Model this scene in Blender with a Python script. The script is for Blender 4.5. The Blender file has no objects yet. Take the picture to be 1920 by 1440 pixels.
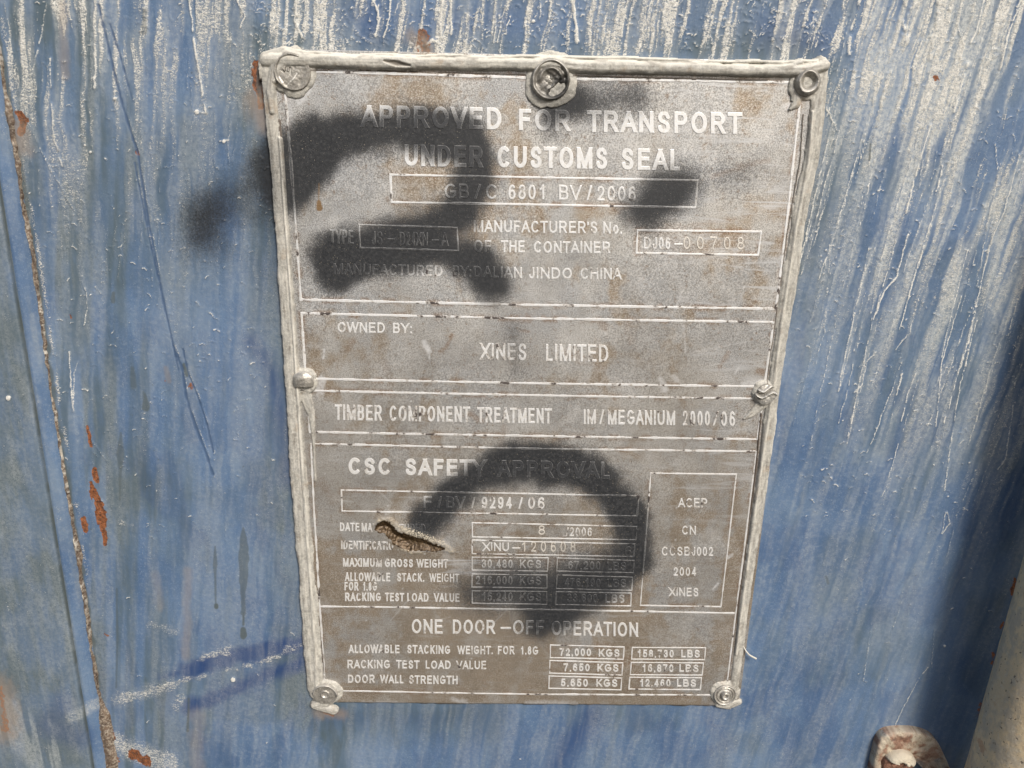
import bpy, math, random
import numpy as np
from mathutils.geometry import delaunay_2d_cdt

sc = bpy.context.scene
R_ = math.radians

# ------------------------------------------------------------------ camera
F_PX = 1450.0
CAM = np.array([-17.665, -326.35, 119.52])            # millimetres; plate centre is the origin
PITCH, YAW, ROLL = -0.3018, 0.0201, 0.0219
cp, sp, cy_, sy_ = math.cos(PITCH), math.sin(PITCH), math.cos(YAW), math.sin(YAW)
FW = np.array([sy_ * cp, cy_ * cp, sp])
_rt = np.array([cy_, -sy_, 0.0]); _up = np.cross(_rt, FW)
RT = _rt * math.cos(ROLL) + _up * math.sin(ROLL)
UP = -_rt * math.sin(ROLL) + _up * math.cos(ROLL)
cam_data = bpy.data.cameras.new('camera')
cam_data.lens = 36.0 * F_PX / 1920.0
cam_data.sensor_width = 36.0
cam_data.clip_start = 0.01
cam_data.clip_end = 200.0
cam = bpy.data.objects.new('camera', cam_data)
sc.collection.objects.link(cam)
from mathutils import Matrix
cam.matrix_world = Matrix(((RT[0], UP[0], -FW[0], CAM[0] / 1000),
                           (RT[1], UP[1], -FW[1], CAM[1] / 1000),
                           (RT[2], UP[2], -FW[2], CAM[2] / 1000),
                           (0, 0, 0, 1)))
sc.camera = cam

# ------------------------------------------------------------------ sky and sun
world = bpy.data.worlds.new("World"); sc.world = world; world.use_nodes = True
wn = world.node_tree.nodes; wl = world.node_tree.links
for n in list(wn): wn.remove(n)
SUN_DIR = np.array([0.33, -0.70, 0.63]); SUN_DIR = SUN_DIR / np.linalg.norm(SUN_DIR)
sky = wn.new('ShaderNodeTexSky'); sky.sky_type = 'NISHITA'; sky.sun_disc = False
sky.sun_elevation = math.asin(SUN_DIR[2])
sky.sun_rotation = math.atan2(SUN_DIR[0], SUN_DIR[1])
sky.dust_density = 4.0; sky.air_density = 1.0; sky.ozone_density = 1.0
bg = wn.new('ShaderNodeBackground'); bg.inputs['Strength'].default_value = 0.052
wo = wn.new('ShaderNodeOutputWorld')
wl.new(sky.outputs[0], bg.inputs[0]); wl.new(bg.outputs[0], wo.inputs[0])
sun_data = bpy.data.lights.new('sun', 'SUN'); sun_data.energy = 1.5; sun_data.angle = R_(15)
sun_data.color = (1.0, 0.955, 0.89)
sun = bpy.data.objects.new('sun', sun_data); sc.collection.objects.link(sun)
from mathutils import Vector
sun.rotation_euler = Vector(SUN_DIR).to_track_quat('Z', 'Y').to_euler()
sc.view_settings.view_transform = 'Standard'; sc.view_settings.look = 'None'
sc.view_settings.exposure = 0.98; sc.view_settings.gamma = 1.0
sc.view_settings.use_curve_mapping = False

# ------------------------------------------------------------------ geometry of the view (photo pixel <-> plane in mm)
def px2mm(x, y, Y=0.0):
    x = np.asarray(x, float); y = np.asarray(y, float)
    a = (x - 960.0) / F_PX; b = -(y - 720.0) / F_PX
    D = FW[None] + a.reshape(-1, 1) * RT[None] + b.reshape(-1, 1) * UP[None]
    t = (Y - CAM[1]) / D[:, 1]
    P = CAM[None] + t[:, None] * D
    return P[:, [0, 2]]

def mm2px(X, Z, Y=0.0):
    X = np.asarray(X, float); Z = np.asarray(Z, float)
    dx, dz, dy = X - CAM[0], Z - CAM[2], Y - CAM[1]
    w = dx * FW[0] + dy * FW[1] + dz * FW[2]
    u = (dx * RT[0] + dy * RT[1] + dz * RT[2]) / w
    v = (dx * UP[0] + dy * UP[1] + dz * UP[2]) / w
    return 960 + F_PX * u, 720 - F_PX * v

def P(pts, Y=0.0):
    p = np.asarray(pts, float)
    return px2mm(p[:, 0], p[:, 1], Y)

# ------------------------------------------------------------------ numpy noise and masks
def vnoise(x, y, seed):
    T = np.random.RandomState(seed).rand(256, 256)
    xf = np.floor(x); yf = np.floor(y)
    u = x - xf; v = y - yf
    u = u * u * u * (u * (u * 6 - 15) + 10); v = v * v * v * (v * (v * 6 - 15) + 10)
    xi = xf.astype(np.int64) & 255; yi = yf.astype(np.int64) & 255
    x1 = (xi + 1) & 255; y1 = (yi + 1) & 255
    a = T[xi, yi] * (1 - u) + T[x1, yi] * u
    b = T[xi, y1] * (1 - u) + T[x1, y1] * u
    return a * (1 - v) + b * v

def fbm(x, y, seed, octv=4, gain=0.5):
    s = 0; a = 1.0; tot = 0
    for k in range(octv):
        s = s + a * vnoise(x * 2 ** k + 17.3 * k, y * 2 ** k + 9.1 * k, seed + k)
        tot += a; a *= gain
    return s / tot

def sstep(a, b, x):
    t = np.clip((x - a) / (b - a), 0, 1)
    return t * t * (3 - 2 * t)

def poly_dist(x, y, pts, vals=None, reach=150.0):
    """distance to a polyline, signed side and an interpolated value per point (far points are skipped)"""
    q = np.asarray(pts, float)
    m = (x > q[:, 0].min() - reach) & (x < q[:, 0].max() + reach) & (y > q[:, 1].min() - reach) & (y < q[:, 1].max() + reach)
    if m.mean() < .7:
        outs = [np.full(x.shape, 1e4), np.ones(x.shape), np.full(x.shape, float(vals[0]) if vals is not None else 0.0), np.zeros(x.shape)]
        if m.any():
            for o_, r_ in zip(outs, poly_dist(x[m], y[m], pts, vals, 1e9)): o_[m] = r_
        return outs
    best = np.full(x.shape, 1e9); side = np.zeros(x.shape); val = np.zeros(x.shape); arc = np.zeros(x.shape)
    pts = np.asarray(pts, float); acc = 0.0
    for i in range(len(pts) - 1):
        ax, ay = pts[i]; bx, by = pts[i + 1]
        dx, dy = bx - ax, by - ay
        L2 = dx * dx + dy * dy + 1e-12
        t = np.clip(((x - ax) * dx + (y - ay) * dy) / L2, 0, 1)
        d = np.hypot(x - ax - t * dx, y - ay - t * dy)
        m = d < best
        best = np.where(m, d, best)
        side = np.where(m, np.sign((x - ax) * dy - (y - ay) * dx), side)
        arc = np.where(m, acc + t * math.sqrt(L2), arc)
        if vals is not None:
            val = np.where(m, vals[i] + t * (vals[i + 1] - vals[i]), val)
        acc += math.sqrt(L2)
    return best, side, val, arc

def in_poly(x, y, pts):
    pts = np.asarray(pts, float); ins = np.zeros(x.shape, bool); n = len(pts); j = n - 1
    for i in range(n):
        xi, yi = pts[i]; xj, yj = pts[j]
        c = ((yi > y) != (yj > y)) & (x < (xj - xi) * (y - yi) / (yj - yi + 1e-12) + xi)
        ins ^= c; j = i
    return ins

# sprayed black paint: strokes in photo pixels  (points, radius, softness, strength)
SPRAY = [
    ([(545, 305), (590, 278)], 50, 26, .95), ([(600, 268), (660, 250), (760, 241), (860, 254)], 37, 26, .95),
    ([(538, 365), (562, 335)], 28, 20, .9), ([(1046, 165), (1074, 188)], 20, 18, .92), ([(1036, 195), (1032, 225)], 8, 14, .6),
    ([(800, 248), (870, 268), (893, 300), (888, 345), (866, 395), (800, 432), (700, 452), (640, 478)], 34, 24, .95),
    ([(625, 480), (632, 505)], 30, 24, .97),
    ([(640, 500), (740, 480), (830, 470), (890, 490), (918, 525)], 27, 24, .95),
    ([(900, 500), (915, 525)], 27, 24, .9),
    ([(1210, 395), (1260, 355)], 36, 30, .92),
    ([(1260, 360), (1340, 340), (1395, 325)], 20, 38, .5),
    ([(1050, 185), (1110, 190), (1190, 180)], 26, 36, .72),
    ([(1035, 215), (1030, 240)], 18, 24, .6),
    ([(962, 620), (965, 690)], 8, 34, .62),
    ([(1190, 620), (1215, 680)], 14, 50, .32),
    ([(1080, 480), (1110, 500)], 18, 42, .42),
    ([(795, 985), (845, 932), (900, 890), (985, 860), (1070, 872), (1140, 915), (1185, 975), (1185, 1050), (1140, 1095), (1060, 1130), (1020, 1150)], 27, 22, .97),
    ([(960, 870), (1100, 885)], 22, 28, .9),
    ([(1180, 960), (1190, 1045)], 20, 24, .9),
    ([(930, 1100), (1030, 1110), (1120, 1085)], 30, 40, .72),
    ([(1010, 1140), (1060, 1160), (1000, 1180)], 16, 30, .8),
    ([(880, 1112), (1000, 1092), (1130, 1068)], 24, 46, .66),
    # on the blue door beside the plate
    ([(370, 440), (382, 405), (405, 380)], 20, 50, .66), ([(400, 375), (500, 345)], 18, 46, .5),
    ([(383, 410), (388, 435)], 14, 36, .55),
    ([(505, 320), (530, 380)], 24, 50, .55),
    ([(505, 200), (515, 300), (530, 480), (545, 620)], 6, 50, .42),
    ([(430, 480), (520, 500)], 30, 80, .28),
    ([(520, 1240), (560, 1330), (620, 1345)], 16, 50, .3),
]
def spray(px, py, scale=1.0):
    out = np.ones(px.shape)
    wob = (fbm(px / 34, py / 34, 901, 3) - .5) * 20
    for pts, r, soft, st in SPRAY:
        d, _, _, _ = poly_dist(px, py, pts)
        out = out * (1 - st * sstep(r + soft * 1.75, r - soft * .95, d + wob))
    return 1 - out

# ------------------------------------------------------------------ mesh helpers
COL = sc.collection
def new_obj(name, me, mat=None, parent=None):
    o = bpy.data.objects.new(name, me); COL.objects.link(o)
    if mat is not None: me.materials.append(mat)
    if parent is not None: o.parent = parent
    return o

def np_mesh(name, V, Fq, smooth=True, attrs=None):
    """V (n,3) in mm, Fq (m,4) or (m,3) vertex ids"""
    me = bpy.data.meshes.new(name)
    V = np.asarray(V, np.float32) * 0.001; Fq = np.asarray(Fq, np.int32)
    n, m, k = len(V), len(Fq), Fq.shape[1]
    me.vertices.add(n); me.vertices.foreach_set('co', V.ravel())
    me.loops.add(m * k); me.loops.foreach_set('vertex_index', Fq.ravel())
    me.polygons.add(m)
    me.polygons.foreach_set('loop_start', np.arange(0, m * k, k, dtype=np.int32))
    me.polygons.foreach_set('loop_total', np.full(m, k, np.int32))
    me.polygons.foreach_set('use_smooth', np.full(m, smooth, bool))
    me.update(calc_edges=True)
    for an, av in (attrs or {}).items():
        a = me.attributes.new(an, 'FLOAT', 'POINT'); a.data.foreach_set('value', np.asarray(av, np.float32).ravel())
    me.validate()
    return me

def grid_faces(ny, nx):
    i = np.arange(ny * nx).reshape(ny, nx)
    return np.stack([i[:-1, :-1], i[:-1, 1:], i[1:, 1:], i[1:, :-1]], -1).reshape(-1, 4)

def keep_faces(V, Fq, mask_f, attrs):
    Fq = Fq[mask_f]; used = np.unique(Fq); remap = np.full(len(V), -1, np.int64); remap[used] = np.arange(len(used))
    return V[used], remap[Fq], {k: np.asarray(v).ravel()[used] for k, v in attrs.items()}

def empty(name, loc=(0, 0, 0), **props):
    o = bpy.data.objects.new(name, None); COL.objects.link(o); o.location = loc
    o.empty_display_size = .02
    for k, v in props.items(): o[k] = v
    return o

# ------------------------------------------------------------------ node helpers
class NT:
    def __init__(s, name):
        s.m = bpy.data.materials.new(name); s.m.use_nodes = True
        s.t = s.m.node_tree; s.n = s.t.nodes; s.l = s.t.links
        s.b = s.n['Principled BSDF']
        tc = s.n.new('ShaderNodeTexCoord')
        s.co = s.vmath('SCALE', tc.outputs['Object'], scale=1000.0)      # coordinates in mm
    def vmath(s, op, a, b=None, scale=None):
        n = s.n.new('ShaderNodeVectorMath'); n.operation = op; s.put(n.inputs[0], a)
        if b is not None: s.put(n.inputs[1], b)
        if scale is not None: n.inputs['Scale'].default_value = scale
        return n.outputs[0]
    def put(s, sock, v):
        if hasattr(v, 'is_linked'): s.l.new(v, sock)
        else: sock.default_value = v
    def math(s, op, a, b=0.0, c=None, clamp=False):
        n = s.n.new('ShaderNodeMath'); n.operation = op; n.use_clamp = clamp
        s.put(n.inputs[0], a); s.put(n.inputs[1], b)
        if c is not None: s.put(n.inputs[2], c)
        return n.outputs[0]
    def attr(s, name):
        n = s.n.new('ShaderNodeAttribute'); n.attribute_name = name; return n.outputs['Fac']
    def noise(s, scale, detail=3.0, rough=.55, stretch=(1, 1, 1), off=(0, 0, 0), dist=0.0):
        v = s.vmath('MULTIPLY', s.co, stretch)
        v = s.vmath('ADD', v, off)
        n = s.n.new('ShaderNodeTexNoise'); n.noise_dimensions = '3D'
        s.l.new(v, n.inputs['Vector']); n.inputs['Scale'].default_value = scale
        n.inputs['Detail'].default_value = detail; n.inputs['Roughness'].default_value = rough
        n.inputs['Distortion'].default_value = dist
        return n.outputs['Fac']
    def step(s, x, a, b, to=(0.0, 1.0)):
        n = s.n.new('ShaderNodeMapRange'); n.interpolation_type = 'SMOOTHSTEP'
        s.put(n.inputs[0], x); n.inputs[1].default_value = a; n.inputs[2].default_value = b
        n.inputs[3].default_value = to[0]; n.inputs[4].default_value = to[1]
        return n.outputs[0]
    def mix(s, f, a, b):
        n = s.n.new('ShaderNodeMix'); n.data_type = 'RGBA'; n.clamp_factor = True
        s.put(n.inputs[0], f)
        for sock, v in ((n.inputs[6], a), (n.inputs[7], b)):
            if isinstance(v, tuple): sock.default_value = (v[0], v[1], v[2], 1)
            else: s.l.new(v, sock)
        return n.outputs[2]
    def bump(s, h, strength, dist_mm):
        n = s.n.new('ShaderNodeBump'); n.inputs['Strength'].default_value = strength
        n.inputs['Distance'].default_value = dist_mm * .001
        s.l.new(h, n.inputs['Height']); s.l.new(n.outputs[0], s.b.inputs['Normal'])
    def out(s, col, rough=.7, metal=0.0, spec=.4):
        s.put(s.b.inputs['Base Color'], col if not isinstance(col, tuple) else (*col, 1))
        s.put(s.b.inputs['Roughness'], rough); s.put(s.b.inputs['Metallic'], metal)
        s.b.inputs['Specular IOR Level'].default_value = spec
        return s.m

# ------------------------------------------------------------------ materials
BLACK_PAINT = (.017, .019, .0225)
def mat_door():
    t = NT('weathered_blue_paint')
    big = t.noise(.018, 3); mid = t.noise(.07, 4, .6, (1, 1, .55)); fine = t.noise(.55, 4, .7); grit = t.noise(1.7, 3, .7)
    vert = t.noise(.28, 4, .6, (1, 1, .17))
    col = t.mix(t.step(big, .36, .64), (.078, .142, .262), (.122, .198, .325))
    col = t.mix(t.math('MULTIPLY', t.step(mid, .46, .70), .34), col, (.20, .275, .36))
    col = t.mix(t.math('MULTIPLY', t.step(vert, .48, .72), .10), col, (.11, .15, .205))
    col = t.mix(t.math('MULTIPLY', t.step(fine, .48, .70), .28), col, (.28, .345, .42))
    col = t.mix(t.math('MULTIPLY', t.step(grit, .53, .70), .42), col, (.075, .105, .155))
    col = t.mix(t.math('MULTIPLY', t.step(grit, .44, .30), .35), col, (.34, .39, .45))
    # saturated, less faded paint
    # grey-green grime film
    gr = t.math('MULTIPLY', t.attr('grime_shade'), t.step(t.math('ADD', vert, mid), .75, 1.15, (.6, 1.05)))
    col = t.mix(gr, col, (.082, .118, .142))
    deep = t.math('MULTIPLY', t.attr('deep'), t.step(t.math('ADD', vert, fine), .7, 1.1, (.8, 1.0)))
    col = t.mix(deep, col, (.024, .058, .165))
    # chalky haze of dried mud
    hz = t.math('MULTIPLY', t.attr('haze'), t.step(t.math('ADD', fine, grit), .72, 1.2, (.25, 1.1)))
    col = t.mix(hz, col, (.50, .525, .52))
    # crust crumbs
    cr = t.attr('crust')
    q = t.math('ADD', t.math('MULTIPLY', t.noise(1.15, 3, .65, (.8, 1, 1.7), (11, 3, 5), 1.2), .65), t.math('MULTIPLY', t.noise(2.8, 2, .6, (1, 1, 1.3), (3, 1, 9), .8), .35))
    crf = t.math('MULTIPLY', t.step(t.math('ADD', q, t.math('MULTIPLY', cr, .17)), .605, .69), t.step(cr, .02, .25))
    crust_col = t.mix(t.step(grit, .35, .65), (.60, .59, .545), (.82, .81, .755))
    col = t.mix(crf, col, crust_col)
    ln = t.step(t.math('ADD', t.attr('drip'), t.math('MULTIPLY', t.math('SUBTRACT', q, .5), 2.6)), .42, .80)
    ln = t.math('MULTIPLY', ln, t.step(t.attr('drip'), .05, .3))
    col = t.mix(ln, col, crust_col)
    # rust
    ru = t.step(t.math('ADD', t.attr('rust'), t.math('MULTIPLY', t.math('SUBTRACT', t.math('ADD', t.math('MULTIPLY', fine, .7), t.math('MULTIPLY', grit, .3)), .5), 1.9)), .38, .62)
    rcol = t.mix(t.step(t.math('ADD', grit, fine), .8, 1.2), (.055, .024, .016), (.34, .125, .05))
    rcol = t.mix(t.math('MULTIPLY', t.step(grit, .44, .3), .5), rcol, (.55, .42, .30))
    col = t.mix(ru, col, rcol)
    # rust wash and dark drips
    col = t.mix(t.attr('stain'), col, (.085, .105, .105))
    col = t.mix(t.attr('tan'), col, (.30, .23, .17))
    col = t.mix(t.attr('scratch'), col, (.055, .10, .19))
    sp_ = t.step(t.math('ADD', t.attr('spray'), t.math('MULTIPLY', t.math('SUBTRACT', t.noise(1.6, 2, .6, (1, 1, 1), (5, 5, 5)), .5), .55)), .12, .95)
    sp_ = t.math('MULTIPLY', sp_, t.math('SUBTRACT', 1.0, t.math('MULTIPLY', crf, .35)))
    col = t.mix(sp_, col, BLACK_PAINT)
    hgt = t.math('ADD', t.math('MULTIPLY', crf, 1.0), t.math('MULTIPLY', fine, .25))
    t.bump(hgt, .55, .35)
    return t.out(col, t.math('ADD', t.step(fine, .3, .7, (.48, .62)), t.math('MULTIPLY', crf, .3)), 0.0, .45)

def plate_cols(t):
    big = t.noise(.03, 4, .6); mid = t.noise(.12, 4, .62, (1, 1, .75), (4, 0, 7)); fine = t.noise(.75, 3, .7); grit = t.noise(2.2, 2, .7)
    return big, mid, fine, grit

def mat_plate():
    t = NT('oxidised_metal_sheet')
    big, mid, fine, grit = plate_cols(t)
    col = t.mix(t.step(big, .4, .62), (.475, .49, .505), (.60, .595, .575))
    # tan oxide film in blotches with small freckles
    ox = t.step(t.math('ADD', t.math('ADD', mid, t.math('MULTIPLY', big, .35)), t.attr('rust')), .66, .95)
    col = t.mix(t.math('MULTIPLY', ox, .82), col, t.mix(t.step(fine, .35, .65), (.34, .235, .135), (.46, .37, .26)))
    fr = t.step(t.math('ADD', t.noise(.5, 4, .72, (1, 1, 1), (21, 2, 8)), t.math('MULTIPLY', mid, .25)), .68, .8)
    col = t.mix(t.math('MULTIPLY', fr, .65), col, (.22, .13, .065))
    col = t.mix(t.math('MULTIPLY', t.attr('oxide'), t.step(t.math('ADD', fine, grit), .75, 1.15, (.5, 1.0))), col, (.27, .135, .05))
    sil = t.step(t.noise(.055, 5, .62, (1, 1, .8), (41, 2, 6), .6), .50, .66)
    col = t.mix(t.math('MULTIPLY', sil, .55), col, (.70, .705, .70))
    drk = t.step(t.noise(.08, 4, .65, (1, 1, .7), (14, 2, 31), .4), .56, .70)
    col = t.mix(t.math('MULTIPLY', drk, .30), col, (.27, .245, .21))
    # fine salt and pepper of corrosion
    col = t.mix(t.math('MULTIPLY', t.step(grit, .48, .66), .70), col, (.15, .135, .12))
    col = t.mix(t.math('MULTIPLY', t.step(grit, .49, .34), .66), col, (.84, .82, .78))
    col = t.mix(t.math('MULTIPLY', t.step(fine, .52, .7), .30), col, (.22, .19, .155))
    # darker brown mix, strongest on the lower half of the sheet
    col = t.mix(t.math('MULTIPLY', t.attr('lower_brown'), t.step(t.math('ADD', mid, fine), .75, 1.2, (.7, 1.0))), col, (.235, .205, .165))
    # scuffs down to bright metal
    sc1 = t.noise(.35, 3, .6, (.12, 1, 1), (2, 8, 1), .8)
    scf = t.math('MULTIPLY', t.step(sc1, .52, .70), t.attr('scuff'))
    col = t.mix(t.math('MULTIPLY', scf, .85), col, (.62, .63, .64))
    col = t.mix(t.math('MULTIPLY', t.attr('pale'), t.step(fine, .3, .6, (.5, 1))), col, (.74, .745, .75))
    # sprayed black paint, grainy at its borders
    sp_ = t.step(t.math('ADD', t.attr('spray'), t.math('MULTIPLY', t.math('SUBTRACT', t.math('ADD', t.math('MULTIPLY', grit, .6), t.math('MULTIPLY', fine, .4)), .5), 1.05)), .08, .93)
    pcol = t.mix(t.step(fine, .4, .75), BLACK_PAINT, (.05, .052, .055))
    col = t.mix(sp_, col, pcol)
    # dried mud in the dent
    mud = t.attr('mud')
    mcol = t.mix(t.step(t.math('ADD', grit, fine), .8, 1.2), (.042, .026, .013), (.115, .075, .038))
    col = t.mix(t.step(t.math('ADD', mud, t.math('MULTIPLY', t.math('SUBTRACT', grit, .5), .5)), .38, .6), col, mcol)
    lip = t.step(t.math('ADD', t.attr('lip'), t.math('MULTIPLY', t.math('SUBTRACT', grit, .5), 3.2)), .5, .95)
    col = t.mix(lip, col, (.68, .61, .48))
    col = t.mix(t.attr('tan'), col, (.24, .13, .035))
    t.bump(t.math('ADD', t.math('MULTIPLY', grit, .5), t.math('MULTIPLY', fine, .6)), .5, .16)
    met = t.math('MULTIPLY', t.math('SUBTRACT', 1.0, sp_), .40)
    return t.out(col, t.math('ADD', t.step(fine, .3, .7, (.36, .52)), t.math('MULTIPLY', sp_, .18)), met, .5)

def mat_letter(dark_bias=0.0, stamped=False, name='bright_relief_metal'):
    t = NT(name)
    big, mid, fine, grit = plate_cols(t)
    col = t.mix(t.step(fine, .35, .7), (.86, .875, .89), (.76, .75, .72))
    col = t.mix(t.attr('lower_dull'), col, (.50, .465, .40))  # duller towards the bottom of the plate
    loss = t.noise(.21, 3, .62, (1, 1, .8), (31, 4, 2), .5)
    loss2 = t.noise(.45, 3, .7, (1, 1, 1), (13, 9, 2))
    w = t.math('ADD', t.math('MULTIPLY', loss, .72), t.math('MULTIPLY', loss2, .42))
    w = t.math('ADD', w, t.attr('wear'))
    tan = t.step(w, .58 - dark_bias, .67 - dark_bias)
    col = t.mix(t.math('MULTIPLY', tan, .45), col, (.36, .30, .23))
    dk = t.step(w, .65 - dark_bias, .72 - dark_bias)
    col = t.mix(t.math('MULTIPLY', dk, .92), col, (.055, .040, .037))
    if stamped:
        col = t.mix(.35, col, (.62, .52, .36))
    sp_ = t.step(t.math('ADD', t.attr('spray'), t.math('MULTIPLY', t.math('SUBTRACT', grit, .5), .6)), .15, 1.0)
    col = t.mix(t.math('MULTIPLY', sp_, .97), col, (.032, .035, .041))
    rim = t.math('MULTIPLY', t.attr('rim'), t.step(loss2, .62, .42))  # bevel edges: worn metal plus an edge highlight put into the colour
    col = t.mix(t.math('MULTIPLY', rim, t.math('ADD', t.math('MULTIPLY', sp_, .42), .10)), col, (.62, .62, .61))
    return t.out(col, .42, .2, .5)

def mat_sealant(name='dusty_grey_sealant', base=(.455, .445, .408), dark=(.31, .298, .265), pale=(.66, .64, .57)):
    t = NT(name)
    big = t.noise(.05, 3); mid = t.noise(.25, 4, .6); fine = t.noise(.9, 4, .7); grit = t.noise(2.4, 2, .7)
    col = t.mix(t.step(mid, .35, .68), base, dark)
    col = t.mix(t.math('MULTIPLY', t.step(fine, .42, .64), .55), col, pale)
    col = t.mix(t.math('MULTIPLY', t.step(grit, .52, .7), .38), col, (.22, .20, .17))
    col = t.mix(t.math('MULTIPLY', t.step(t.noise(.11, 3, .6, (1, 1, 1), (3, 3, 9)), .58, .72), .4), col, (.36, .25, .15))
    col = t.mix(t.attr('pale'), col, (.80, .77, .68))
    col = t.mix(t.attr('dirt_shade'), col, (.085, .06, .045))  # dirt, and gap shade beside the bead put into the colour
    sp_ = t.step(t.math('ADD', t.attr('spray'), t.math('MULTIPLY', t.math('SUBTRACT', grit, .5), .6)), .2, 1.0)
    col = t.mix(t.math('MULTIPLY', sp_, .85), col, (.05, .052, .055))
    t.bump(t.math('ADD', t.math('MULTIPLY', grit, .5), fine), .6, .3)
    return t.out(col, t.step(mid, .35, .65, (.42, .68)), 0.0, .5)

def mat_rivet():
    t = NT('smeared_rivet_metal')
    mid = t.noise(.3, 4, .6); fine = t.noise(1.1, 4, .7); grit = t.noise(2.6, 2, .7)
    col = t.mix(t.step(mid, .36, .66), (.40, .38, .34), (.27, .255, .23))
    col = t.mix(t.math('MULTIPLY', t.step(fine, .46, .66), .6), col, (.60, .575, .51))
    col = t.mix(t.math('MULTIPLY', t.step(grit, .54, .7), .5), col, (.15, .135, .115))
    col = t.mix(t.attr('pale'), col, (.76, .74, .69))
    col = t.mix(t.attr('dirt_shade'), col, (.05, .045, .04))
    sp_ = t.step(t.math('ADD', t.attr('spray'), t.math('MULTIPLY', t.math('SUBTRACT', grit, .5), .5)), .2, 1.0)
    col = t.mix(t.math('MULTIPLY', sp_, .8), col, (.055, .058, .062))
    t.bump(fine, .5, .3)
    return t.out(col, t.step(mid, .35, .65, (.30, .55)), .4, .5)

def mat_galv():
    t = NT('dusty_galvanised_steel')
    big = t.noise(.03, 4, .6); mid = t.noise(.10, 4, .65, (1, 1, .6)); fine = t.noise(.5, 4, .7); grit = t.noise(1.6, 3, .75)
    col = t.mix(t.step(big, .38, .62), (.66, .53, .345), (.76, .61, .385))
    col = t.mix(t.math('MULTIPLY', t.step(mid, .48, .62), .8), col, (.47, .42, .335))
    col = t.mix(t.math('MULTIPLY', t.step(fine, .52, .7), .5), col, (.68, .63, .52))
    pit = t.step(t.noise(.62, 2, .5, (1, 1, .8), (7, 7, 1)), .65, .72)
    col = t.mix(t.math('MULTIPLY', pit, .85), col, (.17, .14, .11))
    col = t.mix(t.math('MULTIPLY', t.step(grit, .56, .72), .5), col, (.24, .215, .175))
    col = t.mix(t.math('MULTIPLY', t.step(t.noise(.06, 4, .7, (1, 1, 1), (1, 9, 4)), .62, .7), .6), col, (.50, .27, .15))
    t.bump(t.math('SUBTRACT', t.math('ADD', fine, t.math('MULTIPLY', grit, .5)), pit), .7, .5)
    return t.out(col, .62, .1, .4)

def mat_bracket():
    t = NT('rusty_dusty_steel')
    big = t.noise(.07, 4, .6); fine = t.noise(.5, 4, .7); grit = t.noise(1.7, 3, .75)
    col = t.mix(t.step(big, .40, .60), (.52, .44, .33), (.40, .255, .18))
    col = t.mix(t.math('MULTIPLY', t.step(t.noise(.09, 3, .6, (1, 1, 1), (9, 4, 2)), .56, .62), .8), col, (.27, .275, .275))
    col = t.mix(t.math('MULTIPLY', t.step(fine, .5, .68), .6), col, (.60, .53, .41))
    col = t.mix(t.math('MULTIPLY', t.step(grit, .50, .64), .7), col, (.15, .10, .07))
    col = t.mix(t.attr('rust'), col, t.mix(t.step(fine, .4, .6), (.13, .05, .03), (.30, .14, .09)))
    col = t.mix(t.attr('pale'), col, (.66, .60, .48))
    t.bump(t.math('ADD', fine, t.math('MULTIPLY', grit, .6)), .7, .5)
    return t.out(col, .75, 0.05, .35)

M_DOOR = mat_door(); M_PLATE = mat_plate(); M_SEAL = mat_sealant(); M_RIVET = mat_rivet()
M_GALV = mat_galv(); M_BRK = mat_bracket()
M_LET = mat_letter(-.03); M_LETW = mat_letter(-.002, name='worn_relief_metal'); M_STAMP = mat_letter(-.09, True, 'stamped_relief_metal')
M_MUD = mat_sealant('dried_mud_and_rust', (.165, .115, .082), (.06, .038, .027), (.58, .52, .42))

# ------------------------------------------------------------------ the blue door
DOOR_Y = 1.6                       # the door skin lies just behind the plate
door = empty('container_door', (0, .004, -.23), label='weathered blue steel container door with chalky drips and scratches behind the plate', category='door')
def child_of(o, parent):
    o.parent = parent; o.matrix_parent_inverse = Matrix.Translation(-Vector(parent.location))

SEAM = P([(0, 53), (15, 167), (25, 253), (38, 333), (50, 467), (58, 480), (75, 613), (97, 733), (115, 847), (137, 950), (150, 1047), (170, 1160), (187, 1277), (200, 1440)], DOOR_Y)
SEAM = SEAM[np.argsort(SEAM[:, 1])]
_zz = SEAM[:, 1]
_cf = np.polyfit(SEAM[:, 1], SEAM[:, 0], 1)
def seam_x(z): return _cf[0] * z + _cf[1]

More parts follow.
